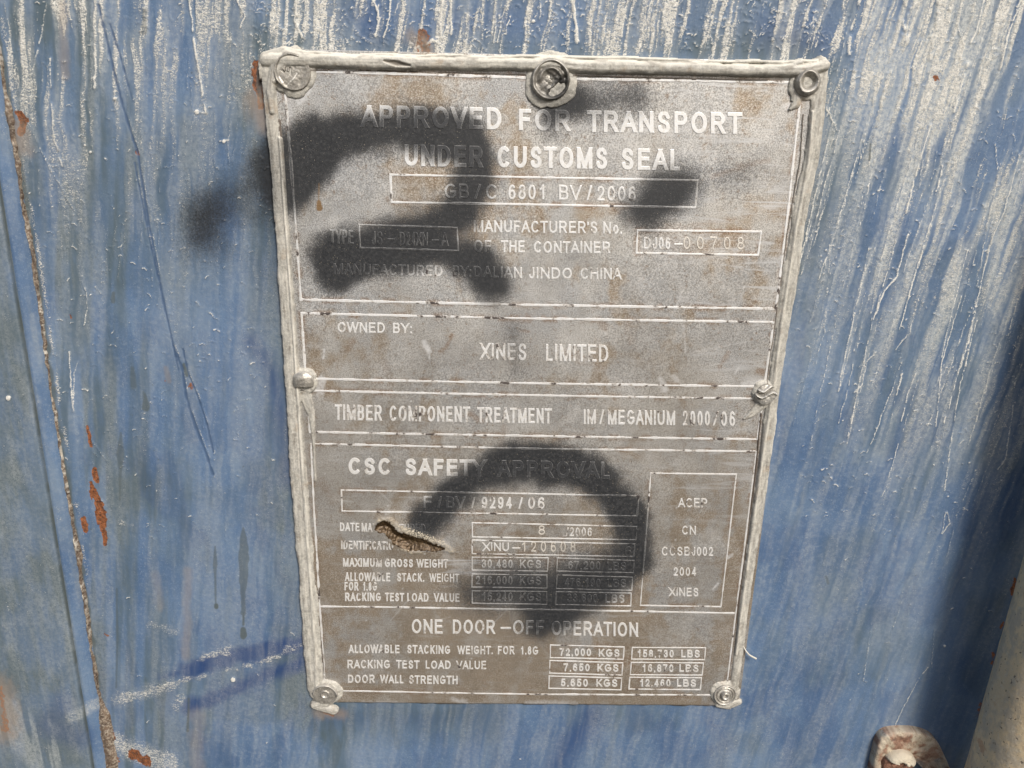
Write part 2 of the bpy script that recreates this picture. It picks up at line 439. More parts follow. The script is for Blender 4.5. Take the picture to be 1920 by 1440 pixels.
def door_masks(X, Z, Y):
    px, py = mm2px(X, Z, Y)
    A = {}
    LEAN = 0.135
    xs = X - LEAN * Z                                      # drips run slightly to the left as they fall
    top = sstep(260, 20, py); right = sstep(1480, 1800, px) * sstep(1150, 500, py); tr = sstep(1350, 1850, px) * sstep(700, 0, py)
    tl = sstep(560, 150, px) * sstep(640, 60, py)
    dens = np.clip(.70 * top * sstep(300, 640, px) + .25 * top + .30 * right + .42 * tr + .50 * tl + .16, 0, 1.1)
    dens = dens * sstep(0, 60, py + 60) + 0
    wv_ = (fbm(X / 9, Z / 14, 71, 3) - .5) * 3.2; xw = xs + wv_
    s1 = fbm(xw / 1.9, Z / 34, 11, 3); s2 = fbm(xw / .8, Z / 16, 21, 3); s3 = fbm(xw / 7, Z / 50, 31, 3)
    brk = fbm(xs / 4, Z / 9, 41, 3)
    st = sstep(.48, .68, s1 * .55 + s2 * .30 + s3 * .25 - .02 + (brk - .5) * .25)
    A['crust'] = np.clip(st * dens * 1.25 - .05, 0, 1.1)
    A['haze'] = np.clip(sstep(.34, .66, s3 * .6 + s1 * .4) * (.20 + .70 * tr + .58 * right + .18 * top + .22 * tl), 0, .9)
    # explicit drips
    drip = np.zeros(X.shape)
    A['drip'] = drip
    rnd = np.random.RandomState(5)
    gridlike = X.ndim == 2
    if gridlike:
        x0, z0 = X[0, 0], Z[0, 0]; dx = X[0, 1] - X[0, 0]; dz = Z[1, 0] - Z[0, 0]
        ny, nx = X.shape
        def splat(arr, xs_, zs_, rad, st_):
            ci = (xs_ - x0) / dx; ri = (zs_ - z0) / dz
            c0 = np.round(ci).astype(int); r0 = np.round(ri).astype(int)
            k = int(np.ceil(rad.max() / dx)) + 1
            for a in range(-k, k + 1):
                for b in range(-k, k + 1):
                    cc = c0 + a; rr = r0 + b
                    d = np.hypot((cc - ci) * dx, (rr - ri) * dz)
                    v = st_ * np.clip(1.25 - d / np.maximum(rad, .05), 0, 1)
                    ok = (cc >= 0) & (cc < nx) & (rr >= 0) & (rr < ny) & (v > 0)
                    np.maximum.at(arr, (rr[ok], cc[ok]), v[ok])
        def line(arr, pts, w, st_, jag=.0, gaps=.0, seed=0, Y_=Y, mm=False):
            q = np.asarray(pts, float) if mm else P(pts, Y_)
            seg = np.hypot(*np.diff(q, axis=0).T); L = np.concatenate([[0], np.cumsum(seg)])
            s = np.arange(0, L[-1], .18)
            xx = np.interp(s, L, q[:, 0]); zz = np.interp(s, L, q[:, 1])
            rr = np.random.RandomState(seed)
            xx = xx + (fbm(s / 2.2, s * 0 + seed, 71 + seed % 50, 3) - .5) * jag * 2
            ww = np.interp(s / L[-1], np.linspace(0, 1, len(w)), w) if hasattr(w, '__len__') else np.full(s.shape, w)
            ww = ww * (.6 + .8 * vnoise(s / 1.5, s * 0 + 3.3, 88))
            g = vnoise(s / 3.0, s * 0 + seed * .37, 99)
            ss = st_ * sstep(gaps - .12, gaps + .12, g) if gaps > 0 else np.full(s.shape, st_)
            splat(arr, xx, zz, np.maximum(ww, .12), ss)
        tmp = drip
        n = 0
        while n < 230:
            ux = rnd.uniform(0, 2000)
            zone = rnd.rand()
            if zone < .30: ux, uy = rnd.uniform(480, 1560), rnd.uniform(-60, 45)
            elif zone < .80: ux, uy = rnd.uniform(1560, 2080), rnd.uniform(-80, 760)
            else: ux, uy = rnd.uniform(0, 480), rnd.uniform(-60, 480)
            a = P([(ux, uy)], Y)[0]
            Lm = rnd.uniform(6, 26) if ux < 1560 else rnd.uniform(14, 75)
            if 480 < ux < 1560: Lm = min(Lm, rnd.uniform(6, 20))
            m = 14; tt = np.linspace(0, 1, m)
            lean = LEAN * rnd.uniform(.4, 1.5)
            qx = a[0] - lean * Lm * tt + np.cumsum(rnd.normal(0, .22, m)); qz = a[1] - Lm * tt
            stg = rnd.uniform(.35, 1.0)
            fade = .55 if ux < 480 else 1
            wd = rnd.uniform(.16, .36) if ux > 1560 else rnd.uniform(.2, .5)
            line(tmp, np.stack([qx, qz], 1), [wd * .7, wd, wd * .9], stg * fade, .25, rnd.uniform(.15, .5), n, mm=True)
            if rnd.rand() < .5 and ux > 1450:                # second edge of the same run, meeting at the tip
                g = rnd.uniform(.8, 3.6) * (1 - tt) ** .6
                line(tmp, np.stack([qx + g, qz], 1), [wd * .5, wd * .8, wd], stg * .8, .2, .3, n + 500, mm=True)
                f2 = ((X - np.interp(Z, qz[::-1], qx[::-1], left=9e9, right=9e9)) > 0) & ((X - np.interp(Z, qz[::-1], (qx + g)[::-1], left=-9e9, right=-9e9)) < 0)
                A['haze'] = np.where(f2, np.clip(A['haze'] + .22, 0, .95), A['haze'])
            n += 1
        # bolder drips read off the photograph
        for k, (pts, w, s_, gp) in enumerate([
            ([(90, 0), (78, 70), (60, 140), (45, 195)], .5, .62, .2), ([(52, 225), (85, 300), (115, 355), (140, 398)], .25, .75, .1),
            ([(180, 0), (176, 60), (180, 120), (178, 165)], .8, .75, .35), ([(95, 110), (96, 160), (100, 250), (118, 320), (122, 350)], .55, .8, .35),
            ([(355, 0), (362, 60), (372, 130), (385, 210)], .6, .9, .2), ([(368, 0), (369, 70)], .35, .9, .1), ([(445, 0), (460, 30), (450, 52)], .5, .95, .1),
            ([(555, 0), (553, 40), (568, 70)], .7, .95, .25), ([(700, 0), (712, 35), (704, 68)], .55, 1, .1), ([(733, 0), (731, 30), (719, 70)], .5, 1, .1),
            ([(928, 0), (930, 40), (926, 80)], .4, .9, .05), ([(950, 0), (940, 40), (932, 80)], .35, .9, .05), ([(830, 0), (824, 45), (828, 72)], .6, 1, .1),
            ([(845, 0), (847, 65)], .7, .95, .2), ([(1073, 0), (1080, 45), (1082, 78)], 1.0, 1, .05), ([(1170, 20), (1165, 70)], .9, .9, .3), ([(1215, 60), (1225, 78)], .8, 1, .1),
            ([(1845, 0), (1830, 60), (1820, 80)], .5, 1, .05), ([(1795, 45), (1808, 90), (1800, 110)], .35, .95, .1), ([(1700, 0), (1695, 40), (1702, 80)], 1.1, .8, .3),
            ([(1612, 0), (1595, 60), (1592, 100)], .9, .85, .35), ([(1760, 0), (1755, 60), (1745, 110)], .9, .8, .35),
            ([(1915, 0), (1890, 70), (1875, 130)], .6, .95, .1), ([(1815, 120), (1800, 170), (1790, 210)], .8, .85, .3),
            ([(1745, 235), (1725, 300), (1698, 400)], .5, .95, .15), ([(1768, 310), (1755, 360)], .4, .9, .1), ([(1910, 290), (1880, 400), (1860, 440), (1840, 520), (1820, 620), (1800, 690)], .35, .95, .1),
            ([(1865, 270), (1870, 330), (1850, 420), (1830, 540), (1810, 690)], .3, .9, .15), ([(1800, 555), (1765, 680), (1755, 800)], .32, .95, .05), ([(1812, 470), (1780, 600), (1764, 670)], .3, .85, .1),
            ([(1830, 600), (1810, 680), (1800, 720), (1785, 820), (1770, 920)], .3, .9, .15), ([(1702, 440), (1680, 520), (1658, 545), (1640, 590)], .5, .9, .1), ([(1720, 560), (1705, 620), (1678, 655)], .3, .9, .1),
            ([(1690, 700), (1680, 740)], .6, .9, .2), ([(1715, 700), (1700, 740), (1690, 790)], .4, .9, .2), ([(1900, 760), (1885, 860), (1870, 880)], .4, .95, .1),
            ([(1640, 660), (1620, 680), (1615, 720), (1600, 735)], .5, .7, .25), ([(1560, 440), (1550, 560), (1545, 620)], .7, .55, .4), ([(1830, 880), (1795, 960), (1770, 1060)], .28, .7, .3),
            ([(1772, 960), (1765, 1000), (1780, 980), (1775, 960)], .35, .9, .1), ([(1695, 1115), (1670, 1190)], .3, .6, .2), ([(1634, 1170), (1618, 1275), (1625, 1278)], .3, .7, .2), ([(1752, 1180), (1745, 1250)], .3, .65, .1),
            ([(1738, 1250), (1722, 1270), (1690, 1330), (1675, 1365)], .3, .85, .1), ([(1640, 995), (1620, 1080), (1605, 1150)], .9, .35, .4), ([(1550, 205), (1560, 225), (1570, 245)], .35, 1, .0), ([(1556, 204), (1549, 218)], .3, 1, 0),
            ([(150, 660), (140, 700), (138, 780)], .5, .7, .35), ([(160, 540), (166, 575), (158, 610)], .4, .7, .2), ([(130, 660), (134, 720), (138, 765)], .55, .75, .25),
            ([(155, 780), (175, 830), (205, 870)], .3, .5, .3), ([(330, 400), (328, 440), (322, 480)], .25, .5, .2), ([(285, 505), (285, 540)], .25, .6, .1), ([(1745, 60), (1750, 100)], .3, .8, .1),
            ([(365, 210), (388, 212)], .35, .9, .1), ([(412, 265), (430, 262)], .4, .8, .1), ([(590, 55), (610, 60)], .4, .8, .2), ([(800, 85), (812, 75), (822, 82)], .9, 1, .05),
        ]):
            line(tmp, pts, w, s_, .35, gp, 700 + k)
        # faint thin runs and rubbed lines
        for k in range(620):
            ux, uy = rnd.uniform(20, 1900), rnd.uniform(0, 1400)
            if 470 < ux < 1560 and uy < 1320 and uy > 95: continue
            a = P([(ux, uy)], Y)[0]; Lm = rnd.uniform(3, 24) if uy < 1000 else rnd.uniform(3, 14); tt = np.linspace(0, 1, 8)
            ln_ = LEAN * rnd.normal(1, .35)
            q = np.stack([a[0] - ln_ * Lm * tt + np.cumsum(rnd.normal(0, .08, 8)), a[1] - Lm * tt], 1)
            line(tmp, q, rnd.uniform(.12, .2), rnd.uniform(.22, .5), .2, rnd.uniform(.3, .55), k, mm=True)
        # small loose crumbs
        for k in range(1900):
            z_ = rnd.rand()
            if z_ < .4: ux, uy = rnd.uniform(470, 1560), rnd.uniform(0, 95)
            elif z_ < .7: ux, uy = rnd.uniform(1500, 1920), rnd.uniform(0, 1000)
            elif z_ < .9: ux, uy = rnd.uniform(30, 520), rnd.uniform(0, 1000)
            else: ux, uy = rnd.uniform(0, 1900), rnd.uniform(0, 1440)
            a = P([(ux, uy)], Y)[0]; an = rnd.uniform(-.9, .9); l_ = rnd.uniform(.3, 1.3)
            q = np.array([[a[0] - l_ * math.cos(an), a[1] - l_ * math.sin(an)], [a[0], a[1] + l_ * .4], [a[0] + l_ * math.cos(an), a[1] + l_ * math.sin(an) - .2]])
            line(tmp, q, rnd.uniform(.14, .32), rnd.uniform(.4, .95), 0, 0, k, mm=True)
    # grime and deeper paint regions
    n1 = fbm(X / 30, Z / 38, 51, 4); n2 = fbm(X / 14, Z / 30, 61, 4); n3 = fbm(xs / 5, Z / 60, 65, 3)
    near_plate = np.clip(1 - poly_dist(px, py, [(470, 90), (480, 200), (515, 500), (550, 900), (568, 1300), (600, 1340), (900, 1335)])[0] / 70, 0, 1)
    near_plate = np.maximum(near_plate, np.clip(1 - poly_dist(px, py, [(1560, 120), (1530, 320), (1490, 560)])[0] / 60, 0, 1) * .8)
    near_top = np.clip(1 - np.abs(py - 92) / 45, 0, 1) * sstep(470, 520, px) * sstep(1560, 1500, px)
    left_bottom = sstep(420, 60, px) * sstep(300, 1300, py)
    left_col = sstep(300, 100, px - (py - 100) * .12) * .5
    run_ = sstep(60, 5, poly_dist(px, py, [(615, 1330), (632, 1400), (628, 1440)])[0] + (fbm(X / 4, Z / 20, 66, 3) - .5) * 40)
    A['grime_shade'] = np.clip(.6 * run_ + sstep(.45, .7, n1) * .38 + near_plate ** .8 * .70 + near_top * .55 + left_bottom * .42 * sstep(.3, .6, n2) + left_col * sstep(.35, .6, n3) + sstep(.5, .72, n3) * .20, 0, .92)
    deep = sstep(.60, .66, n2) * .20 * sstep(200, 1100, py + px * .25)
    for pts, r, soft, s_ in [([(1040, 1440), (1075, 1390), (1110, 1345)], 22, 30, .75), ([(900, 1380), (860, 1440)], 14, 30, .35), ([(1330, 1350), (1360, 1390), (1290, 1430)], 12, 24, .5),
                             ([(300, 1272), (350, 1256)], 6, 8, .9), ([(350, 1256), (420, 1236), (500, 1218), (575, 1206)], 15, 9, .97), ([(352, 1326), (420, 1302)], 13, 9, .9), ([(420, 1302), (500, 1266), (580, 1238)], 13, 12, .95),
                             ([(620, 1345), (780, 1350), (960, 1340)], 10, 24, .3), ([(470, 640), (510, 700), (530, 800), (540, 900)], 14, 22, .7), ([(1460, 760), (1470, 840)], 8, 40, .35), ([(700, 60), (690, 20)], 18, 40, .5), ([(640, 30), (1000, 40)], 14, 40, .3), ([(1440, 60), (1540, 80)], 20, 40, .5)]:
        d = poly_dist(px, py, pts)[0] + (fbm(X / 5, Z / 5, 77, 3) - .5) * 14
        deep = np.maximum(deep, s_ * sstep(r + soft, r - soft, d))
    A['deep'] = deep
    # dusty smears across the swipe
    for pts, r, s_ in [([(135, 1340), (185, 1324)], 13, .45), ([(220, 1312), (270, 1300), (325, 1284)], 13, .78), ([(300, 1286), (400, 1262), (470, 1246)], 5, .7), ([(480, 1244), (520, 1232)], 5, .85), ([(530, 1222), (570, 1208)], 6, .6), ([(380, 1232), (430, 1216), (425, 1222)], 7, .7), ([(215, 1395), (255, 1410), (320, 1432)], 22, .85), ([(225, 980), (245, 985)], 4, .6), ([(280, 1170), (330, 1185)], 8, .5), ([(340, 1310), (330, 1325)], 9, .6)]:
        d = poly_dist(px, py, pts)[0] + (fbm(X / 3, Z / 3, 78, 3) - .5) * 16
        A['crust'] = np.maximum(A['crust'], .85 * s_ * sstep(r * 1.3, r * .3, d))
        A['haze'] = np.maximum(A['haze'], .30 * s_ * sstep(r * 1.6, r * .3, d))
    # scratches that cut the chalk
    scr = np.zeros(X.shape); drp = A['drip']
    for pts, w in [([(185, 10), (205, 100), (230, 200), (258, 290), (275, 400), (290, 480), (305, 560), (325, 650), (340, 690), (348, 745), (365, 800), (385, 850), (399, 890)], 3.4),
                   ([(205, 45), (222, 95), (237, 150), (247, 185)], 2.6), ([(252, 305), (262, 360), (280, 450), (300, 540), (318, 620), (335, 700)], 2.0), ([(342, 655), (352, 700), (370, 745), (388, 800), (399, 848)], 2.4)]:
        d, sd, _, _ = poly_dist(px, py, pts)
        d2 = d + (vnoise(X / 2, Z / 2, 14) - .5) * 2
        scr = np.maximum(scr, sstep(w, w * .3, d2))
        drp = np.maximum(drp, .55 * np.exp(-((d * sd - w * 1.4) / 1.8) ** 2) * sstep(.42, .6, vnoise(X / 3, Z / 6, 15)))
    A['drip'] = drp; A['scratch'] = scr * .85
    # tear-shaped dark drips
    stn = np.zeros(X.shape)
    for pts, wv, s_ in [([(268, 735), (270, 745)], [1, 2], .5), ([(271, 738), (272, 755), (273, 764)], [1, 5, 7.5], .68), ([(226, 812), (226, 850), (225, 885), (224, 938)], [1.5, 6.5, 2.5, 1.2], .55),
                        ([(456, 990), (456, 1015), (457, 1045), (456, 1090), (455, 1125), (456, 1150)], [1, 7, 9.5, 7, 3, 4], .6), ([(456, 1150), (456, 1172)], [1.5, 1.5], .8), ([(456, 1182), (456, 1192)], [5, 5.5], .85), ([(403, 1025), (403, 1060), (403, 1078), (404, 1135)], [1, 3.5, 2, 1.2], .6), ([(405, 1136), (405, 1139)], [4, 4], .9),
                        ([(354, 1310), (353, 1350), (352, 1370)], [1.5, 1.5, 2.5], .7), ([(248, 690), (250, 725)], [3, 5], .5), ([(345, 685), (350, 705)], [4, 2], .85), ([(218, 1105), (219, 1200), (217, 1290)], [1.2, 2, 1.5], .55), ([(162, 1390), (160, 1440)], [4, 4], .4),
                        ([(270, 20), (269, 60)], [4, 5], .45), ([(213, 550), (212, 565)], [3, 4], .7), ([(1632, 270), (1630, 300)], [1, 1.5], .8), ([(1548, 1080), (1552, 1092)], [2, 2], .5), ([(620, 1350), (632, 1400), (628, 1440)], [3, 8, 5], .3), ([(735, 1350), (745, 1400)], [4, 6], .2), ([(484, 128), (485, 160), (489, 190)], [3, 5, 2], .75), ([(795, 62), (798, 95)], [4, 6], .45)]:
        d, _, v, _ = poly_dist(px, py, pts, wv)
        stn = np.maximum(stn, s_ * sstep(v + 1.6, v - .8, d + (vnoise(X / 3, Z / 3, 19) - .5) * np.minimum(v, 6) * .5))
    for k in range(150):
        ux, uy = rnd.uniform(0, 1900), rnd.uniform(0, 1440); r_ = rnd.uniform(.7, 2.0)
        if gridlike:
            a = P([(ux, uy)], Y); splat(stn, a[:, 0], a[:, 1], np.array([r_ * .22]), rnd.uniform(.4, .9))
    A['stain'] = stn
    tan = np.zeros(X.shape)
    for pts, r, s_ in [([(352, 1070), (350, 1180), (348, 1230)], 9, .28), ([(370, 1340), (372, 1440)], 16, .26), ([(118, 10), (120, 100), (122, 140)], 10, .35), ([(310, 690), (316, 715)], 5, .3), ([(30, 240), (45, 280)], 18, .5), ([(290, 1080), (300, 1140)], 9, .18), ([(20, 1310), (8, 1340)], 14, .5), ([(480, 190), (495, 230)], 22, .6), ([(600, 1335), (640, 1338)], 14, .55), ([(775, 70), (800, 95)], 18, .5)]:
        d = poly_dist(px, py, pts)[0] + (fbm(X / 3, Z / 6, 79, 3) - .5) * r
        tan = np.maximum(tan, s_ * sstep(r * 1.4, r * .2, d))
    A['tan'] = tan
    ru = np.zeros(X.shape)
    for pts, wv, s_ in [([(170, 905), (180, 935), (186, 960)], [2, 8, 7], 1), ([(186, 960), (192, 990), (197, 1022)], [8, 5, 2.5], 1), ([(155, 972), (160, 995)], [4, 5], 1), ([(164, 800), (170, 835)], [1.5, 3.5], .8), ([(176, 880), (181, 900)], [3, 4], .9), ([(35, 212), (44, 228), (38, 250)], [7, 9, 5], .75),
                        ([(482, 120), (484, 165), (490, 200)], [8, 9, 5], .9), ([(790, 60), (797, 95)], [9, 12], .62), ([(255, 284), (258, 288)], [3.5, 3], .8), ([(355, 722), (357, 726)], [4, 4], .6), ([(132, 592), (133, 596)], [2.5, 2.5], .8), ([(1755, 145), (1758, 148)], [4, 4], .6),
                        ([(190, 1335), (200, 1380), (205, 1440)], [9, 12, 14], .75), ([(245, 1415), (275, 1430)], [8, 9], .8), ([(195, 1190), (202, 1194)], [2, 2], .6), ([(1903, 1085), (1897, 1112)], [3, 4], .85), ([(1880, 1165), (1876, 1178)], [2, 2], .6), ([(1862, 1225), (1858, 1242)], [3, 3], .65), ([(1838, 1318), (1832, 1340)], [3, 4], .55), ([(610, 1335), (625, 1338)], [6, 6], .6), ([(308, 715), (312, 718)], [3, 3], .45), ([(5, 1320), (10, 1350)], [7, 8], .5)]:
        d, _, v, _ = poly_dist(px, py, pts, wv)
        ru = np.maximum(ru, s_ * sstep(v + 3, v - 2, d + (fbm(X / 1.6, Z / 2.6, 80, 3) - .5) * (v * 1.3 + 3)))
    A['rust'] = ru
    sx = X - seam_x(Z)
    A['stain'] = np.maximum(A['stain'], .8 * sstep(2.0, .5, sx + (fbm(X / 2, Z / 5, 81, 3) - .5) * 2.4))
    A['crust'] = np.maximum(A['crust'], .75 * np.exp(-((sx - 2.6) / 1.1) ** 2) * sstep(.42, .6, fbm(X / 3, Z / 12, 82, 3)) * sstep(1300, 900, py))
    A['spray'] = np.clip(spray(px, py), 0, 1) * .92
    # white spots
    for (ux, uy, r_) in [(216, 185, 3.2), (369, 210, 4.2), (18, 745, 4.4), (420, 265, 3), (170, 285, 2.5), (437, 1274, 4), (1770, 1210, 2), (1000, 40, 3)]:
        d = np.hypot(px - ux, py - uy); A['drip'] = np.maximum(A['drip'], sstep(r_ + 1.5, r_ - .5, d))
    return A, px, py

def door_height(A, X, Z):
    h = .28 * A['crust'] * (fbm(X / 1.1, Z / 1.1, 301, 2)) + .42 * A['drip'] - .22 * A['scratch'] - .12 * sstep(.4, .7, A['rust']) * fbm(X / .9, Z / .9, 305, 2) * 2 + .10 * A['haze'] * fbm(X / .8, Z / .8, 302, 2)
    h = h + (fbm(X / 70, Z / 90, 303, 3) - .5) * 2.2 + (fbm(X / 2.5, Z / 2.5, 304, 2) - .5) * .10
    return h

STEP = .4
xs_ = np.arange(-222, 290, STEP); zs_ = np.arange(-222, 206, STEP)
X, Z = np.meshgrid(xs_, zs_)
A, PX, PY = door_masks(X, Z, DOOR_Y)
H = door_height(A, X, Z)
V = np.stack([X.ravel(), (DOOR_Y - H).ravel(), Z.ravel()], 1)
Fq = grid_faces(*X.shape)
cx = X.ravel()[Fq].mean(1); cz = Z.ravel()[Fq].mean(1)
# the skin starts at the seam; under the middle of the plate it is cut out coarsely (the plate covers it)
kf = (cx > seam_x(cz) - 1.2) & ~((np.abs(cx) < 92) & (np.abs(cz) < 138))
V, Fq, At = keep_faces(V, Fq, kf, A)
me = np_mesh('door_panel', V, Fq, True, At)
o = new_obj('door_panel', me, M_DOOR); child_of(o, door)

bx, bz = np.meshgrid(np.linspace(-240, 700, 95), np.linspace(-600, 600, 121))
o = new_obj('door_skin', np_mesh('door_skin', np.stack([bx.ravel(), np.full(bx.size, 5.0), bz.ravel()], 1), grid_faces(*bx.shape), True,
            {'grime_shade': .45 * fbm(bx.ravel() / 40, bz.ravel() / 90, 9, 4), 'haze': .5 * fbm(bx.ravel() / 12, bz.ravel() / 90, 8, 4)}), M_DOOR); child_of(o, door)

# left edge member: face standing proud, bent back to the skin at the seam
def rail():
    t = np.concatenate([np.linspace(-90, -8.2, 205), np.linspace(-8.2, -6.2, 12)[1:], np.linspace(-6.2, -.6, 18)[1:], np.linspace(-.6, .4, 5)[1:]])
    zz = np.arange(-240, 230, .5)
    T, ZZ = np.meshgrid(t, zz)
    XX = T + seam_x(ZZ)
    # profile: flat face 3.2 mm proud, small step groove, sloped flank down to the seam
    prof = np.interp(t, [-90, -8.4, -7.9, -7.3, -6.6, -5.5, -2.0, -.8, .4], [3.6, 3.6, 3.0, 1.5, 2.8, 3.1, 2.0, .6, -1.0])
    A, px, py = door_masks(XX + 0, ZZ + 0, DOOR_Y) if False else (None, None, None)
    px, py = mm2px(XX, ZZ, DOOR_Y - 3)
    n1 = fbm(XX / 22, ZZ / 30, 151, 4); n2 = fbm(XX / 3, ZZ / 40, 161, 3)
    flank = sstep(-7.6, -6.4, T)
    A = {}
    A['grime_shade'] = np.clip((.55 + .45 * sstep(.35, .65, n1)) * (1 - flank * .93) + sstep(.5, .7, n2) * .15, 0, 1)
    A['haze'] = np.clip(.10 * sstep(.4, .7, n2) + .12 * (1 - flank) + sstep(.55, .75, fbm(XX / 6, ZZ / 14, 171, 4)) * .12, 0, 1)
    A['crust'] = np.clip(sstep(.6, .8, fbm(XX / 2.5, ZZ / 9, 181, 3)) * .45 * sstep(500, 0, py) + .3 * sstep(-1.6, 0, T) + sstep(.62, .8, fbm(XX / 3, ZZ / 5, 182, 3)) * .2, 0, 1)
    A['drip'] = np.zeros(T.shape)
    d = np.hypot(px - 18, py - 745); A['drip'] = sstep(6, 3.6, d)
    d = poly_dist(px, py, [(60, 1145), (95, 1170), (40, 1160)])[0]; A['haze'] = np.maximum(A['haze'], .22 * sstep(26, 4, d))
    d = poly_dist(px, py, [(135, 1342), (165, 1330), (185, 1322)])[0] + (fbm(XX / 3, ZZ / 3, 78, 3) - .5) * 14; A['crust'] = np.maximum(A['crust'], .3 * sstep(18, 6, d)); A['haze'] = np.maximum(A['haze'], .5 * sstep(18, 5, d))
    d = poly_dist(px, py, [(0, 1290), (8, 1330), (12, 1370)])[0]
    d = d + (fbm(XX / 2, ZZ / 4, 172, 3) - .5) * 22; A['rust'] = .6 * sstep(13, 2, d) ; A['tan'] = .5 * sstep(40, 8, d)
    A['haze'] = np.maximum(A['haze'], .5 * sstep(60, 20, poly_dist(px, py, [(10, 1340), (60, 1390), (85, 1420)])[0]) * sstep(.4, .6, n2))
    A['deep'] = sstep(40, 4, poly_dist(px, py, [(120, 1320), (90, 1360), (150, 1380)])[0]) * .5
    gr = 1.15 * np.exp(-((T + 7.35) / .6) ** 2) * (.45 + .55 * sstep(.35, .6, vnoise(XX / 2, ZZ / 7, 191)))
    A['stain'] = np.clip(gr, 0, 1) * .85
    A['scratch'] = np.zeros(T.shape); A['spray'] = np.zeros(T.shape)
    h = prof[None, :] + (fbm(XX / 40, ZZ / 60, 193, 3) - .5) * .9 + .3 * A['crust'] * fbm(XX / 1.2, ZZ / 1.2, 194, 2) + A['drip'] * .4
    V = np.stack([XX.ravel(), (DOOR_Y - h).ravel(), ZZ.ravel()], 1)
    me = np_mesh('door_rail', V, grid_faces(*T.shape), True, {k: v.ravel() for k, v in A.items()})
    o = new_obj('door_rail', me, M_DOOR); child_of(o, door)
    o['label'] = 'grey-green edge member standing proud left of the rusty seam'
rail()

# crumbling seam bead of mud, sealant and rust along that joint
def seam_bead():
    zz = np.arange(-240, 228, .45); nt = 13
    s = np.linspace(-1, 1, nt)
    S, ZZ = np.meshgrid(s, zz)
    wid = .22 + .55 * vnoise(zz / 9, zz * 0 + 1, 201) + .40 * vnoise(zz / 2.1, zz * 0 + 2, 202)
    pyc = mm2px(seam_x(zz), zz, DOOR_Y)[1]
    wid = wid + 2.6 * sstep(1310, 1350, pyc) + 1.0 * np.exp(-((pyc - 1040) / 18) ** 2) + .9 * np.exp(-((pyc - 215) / 30) ** 2)
    cen = seam_x(zz) + (vnoise(zz / 12, zz * 0 + 3, 203) - .5) * 1.0 + (vnoise(zz / 3, zz * 0 + 3, 204) - .5) * .5 + .8 * sstep(1310, 1350, pyc)
    XX = cen[:, None] + S * wid[:, None]
    rough = fbm(XX / 1.0, ZZ / 1.3, 205, 3)
    hh = (.35 + .7 * vnoise(zz / 5, zz * 0 + 7, 206))[:, None] + .5 * sstep(1310, 1350, pyc)[:, None]
    h = hh * np.clip(1 - S ** 2, 0, 1) ** .5 * (.45 + 1.1 * rough) + .12 - .75 * (1 - np.clip(1 - S ** 2, 0, 1))
    h = h + (.6 - .9 * S).clip(0, 2) * .5
    me = np_mesh('seam_bead', np.stack([XX.ravel(), (DOOR_Y - h).ravel(), ZZ.ravel()], 1), grid_faces(*S.shape), True,
                 {'pale': (sstep(.52, .68, rough) * .65 * sstep(.3, .8, vnoise(XX / 8, ZZ / 10, 207)) + .0).ravel(), 'dirt_shade': (sstep(.45, .7, fbm(XX / 2, ZZ / 7, 208, 3)) * .75 * np.exp(-((S + .1) / .5) ** 2)).ravel(), 'spray': np.zeros(S.size)})
    o = new_obj('seam_bead', me, M_MUD); child_of(o, door)
seam_bead()

# line frames on the plate, in photo pixels
BOXES = [
 ([(732, 327.5), (1308, 338.5), (1303.5, 389), (734.5, 379)], M_LET, 3.4), ([(673.5, 421), (857, 427), (859.5, 470), (675, 464.5)], M_LETW, 2.6), ([(1195.3, 431.6), (1427, 434.4), (1421, 478.2), (1193.2, 474.3)], M_LETW, 3.2),
 ([(640, 919), (1197.5, 929.3), (1194, 967), (641.5, 958)], M_LETW, 2.8), ([(1220, 887), (1380.5, 889.3), (1351.5, 1137.3), (1200.6, 1135)], M_LETW, 2.6),
 ([(885.3, 980), (1193.8, 986.8), (1191.9, 1011.6), (885.9, 1006.5)], M_LETW, 2.3), ([(885.3, 1012.5), (1190, 1019.6), (1188, 1043), (885.3, 1037.8)], M_LETW, 2.3),
 ([(885.3, 1044.4), (1027.8, 1045.5), (1026.5, 1070.6), (885.3, 1069)], M_LETW, 2.1), ([(1045, 1045.7), (1188.5, 1050.6), (1187, 1073.4), (1043.8, 1070.6)], M_LETW, 2.1),
 ([(885.3, 1076.3), (1025.4, 1078), (1025.4, 1102.5), (884.6, 1100.6)], M_LETW, 2.1), ([(1044.7, 1078), (1186, 1082), (1184.4, 1106.8), (1042.8, 1103.4)], M_LETW, 2.1),
 ([(885.3, 1107.6), (1025, 1109), (1025, 1133.2), (885.3, 1130.6)], M_LETW, 2.1), ([(1042.8, 1109.4), (1183.4, 1112), (1182.5, 1136), (1041.5, 1133.4)], M_LETW, 2.1),
 ([(1032, 1209.4), (1170, 1212.6), (1168.4, 1235.6), (1031.7, 1233)], M_LET, 2.4), ([(1185.3, 1213.4), (1322.5, 1214), (1320.7, 1236.3), (1184, 1235.3)], M_LET, 2.4),
 ([(1031, 1238.4), (1167.6, 1242.4), (1165.7, 1265.6), (1030.4, 1262)], M_LET, 2.4), ([(1183.4, 1241.4), (1318.5, 1242.4), (1316, 1265.4), (1181.6, 1264.4)], M_LET, 2.4),
 ([(1029.6, 1267.5), (1165.5, 1271), (1164, 1293), (1029, 1290.4)], M_LET, 2.4), ([(1180.8, 1269.3), (1314.9, 1270.3), (1312.7, 1292.8), (1179, 1291.5)], M_LET, 2.4),
]
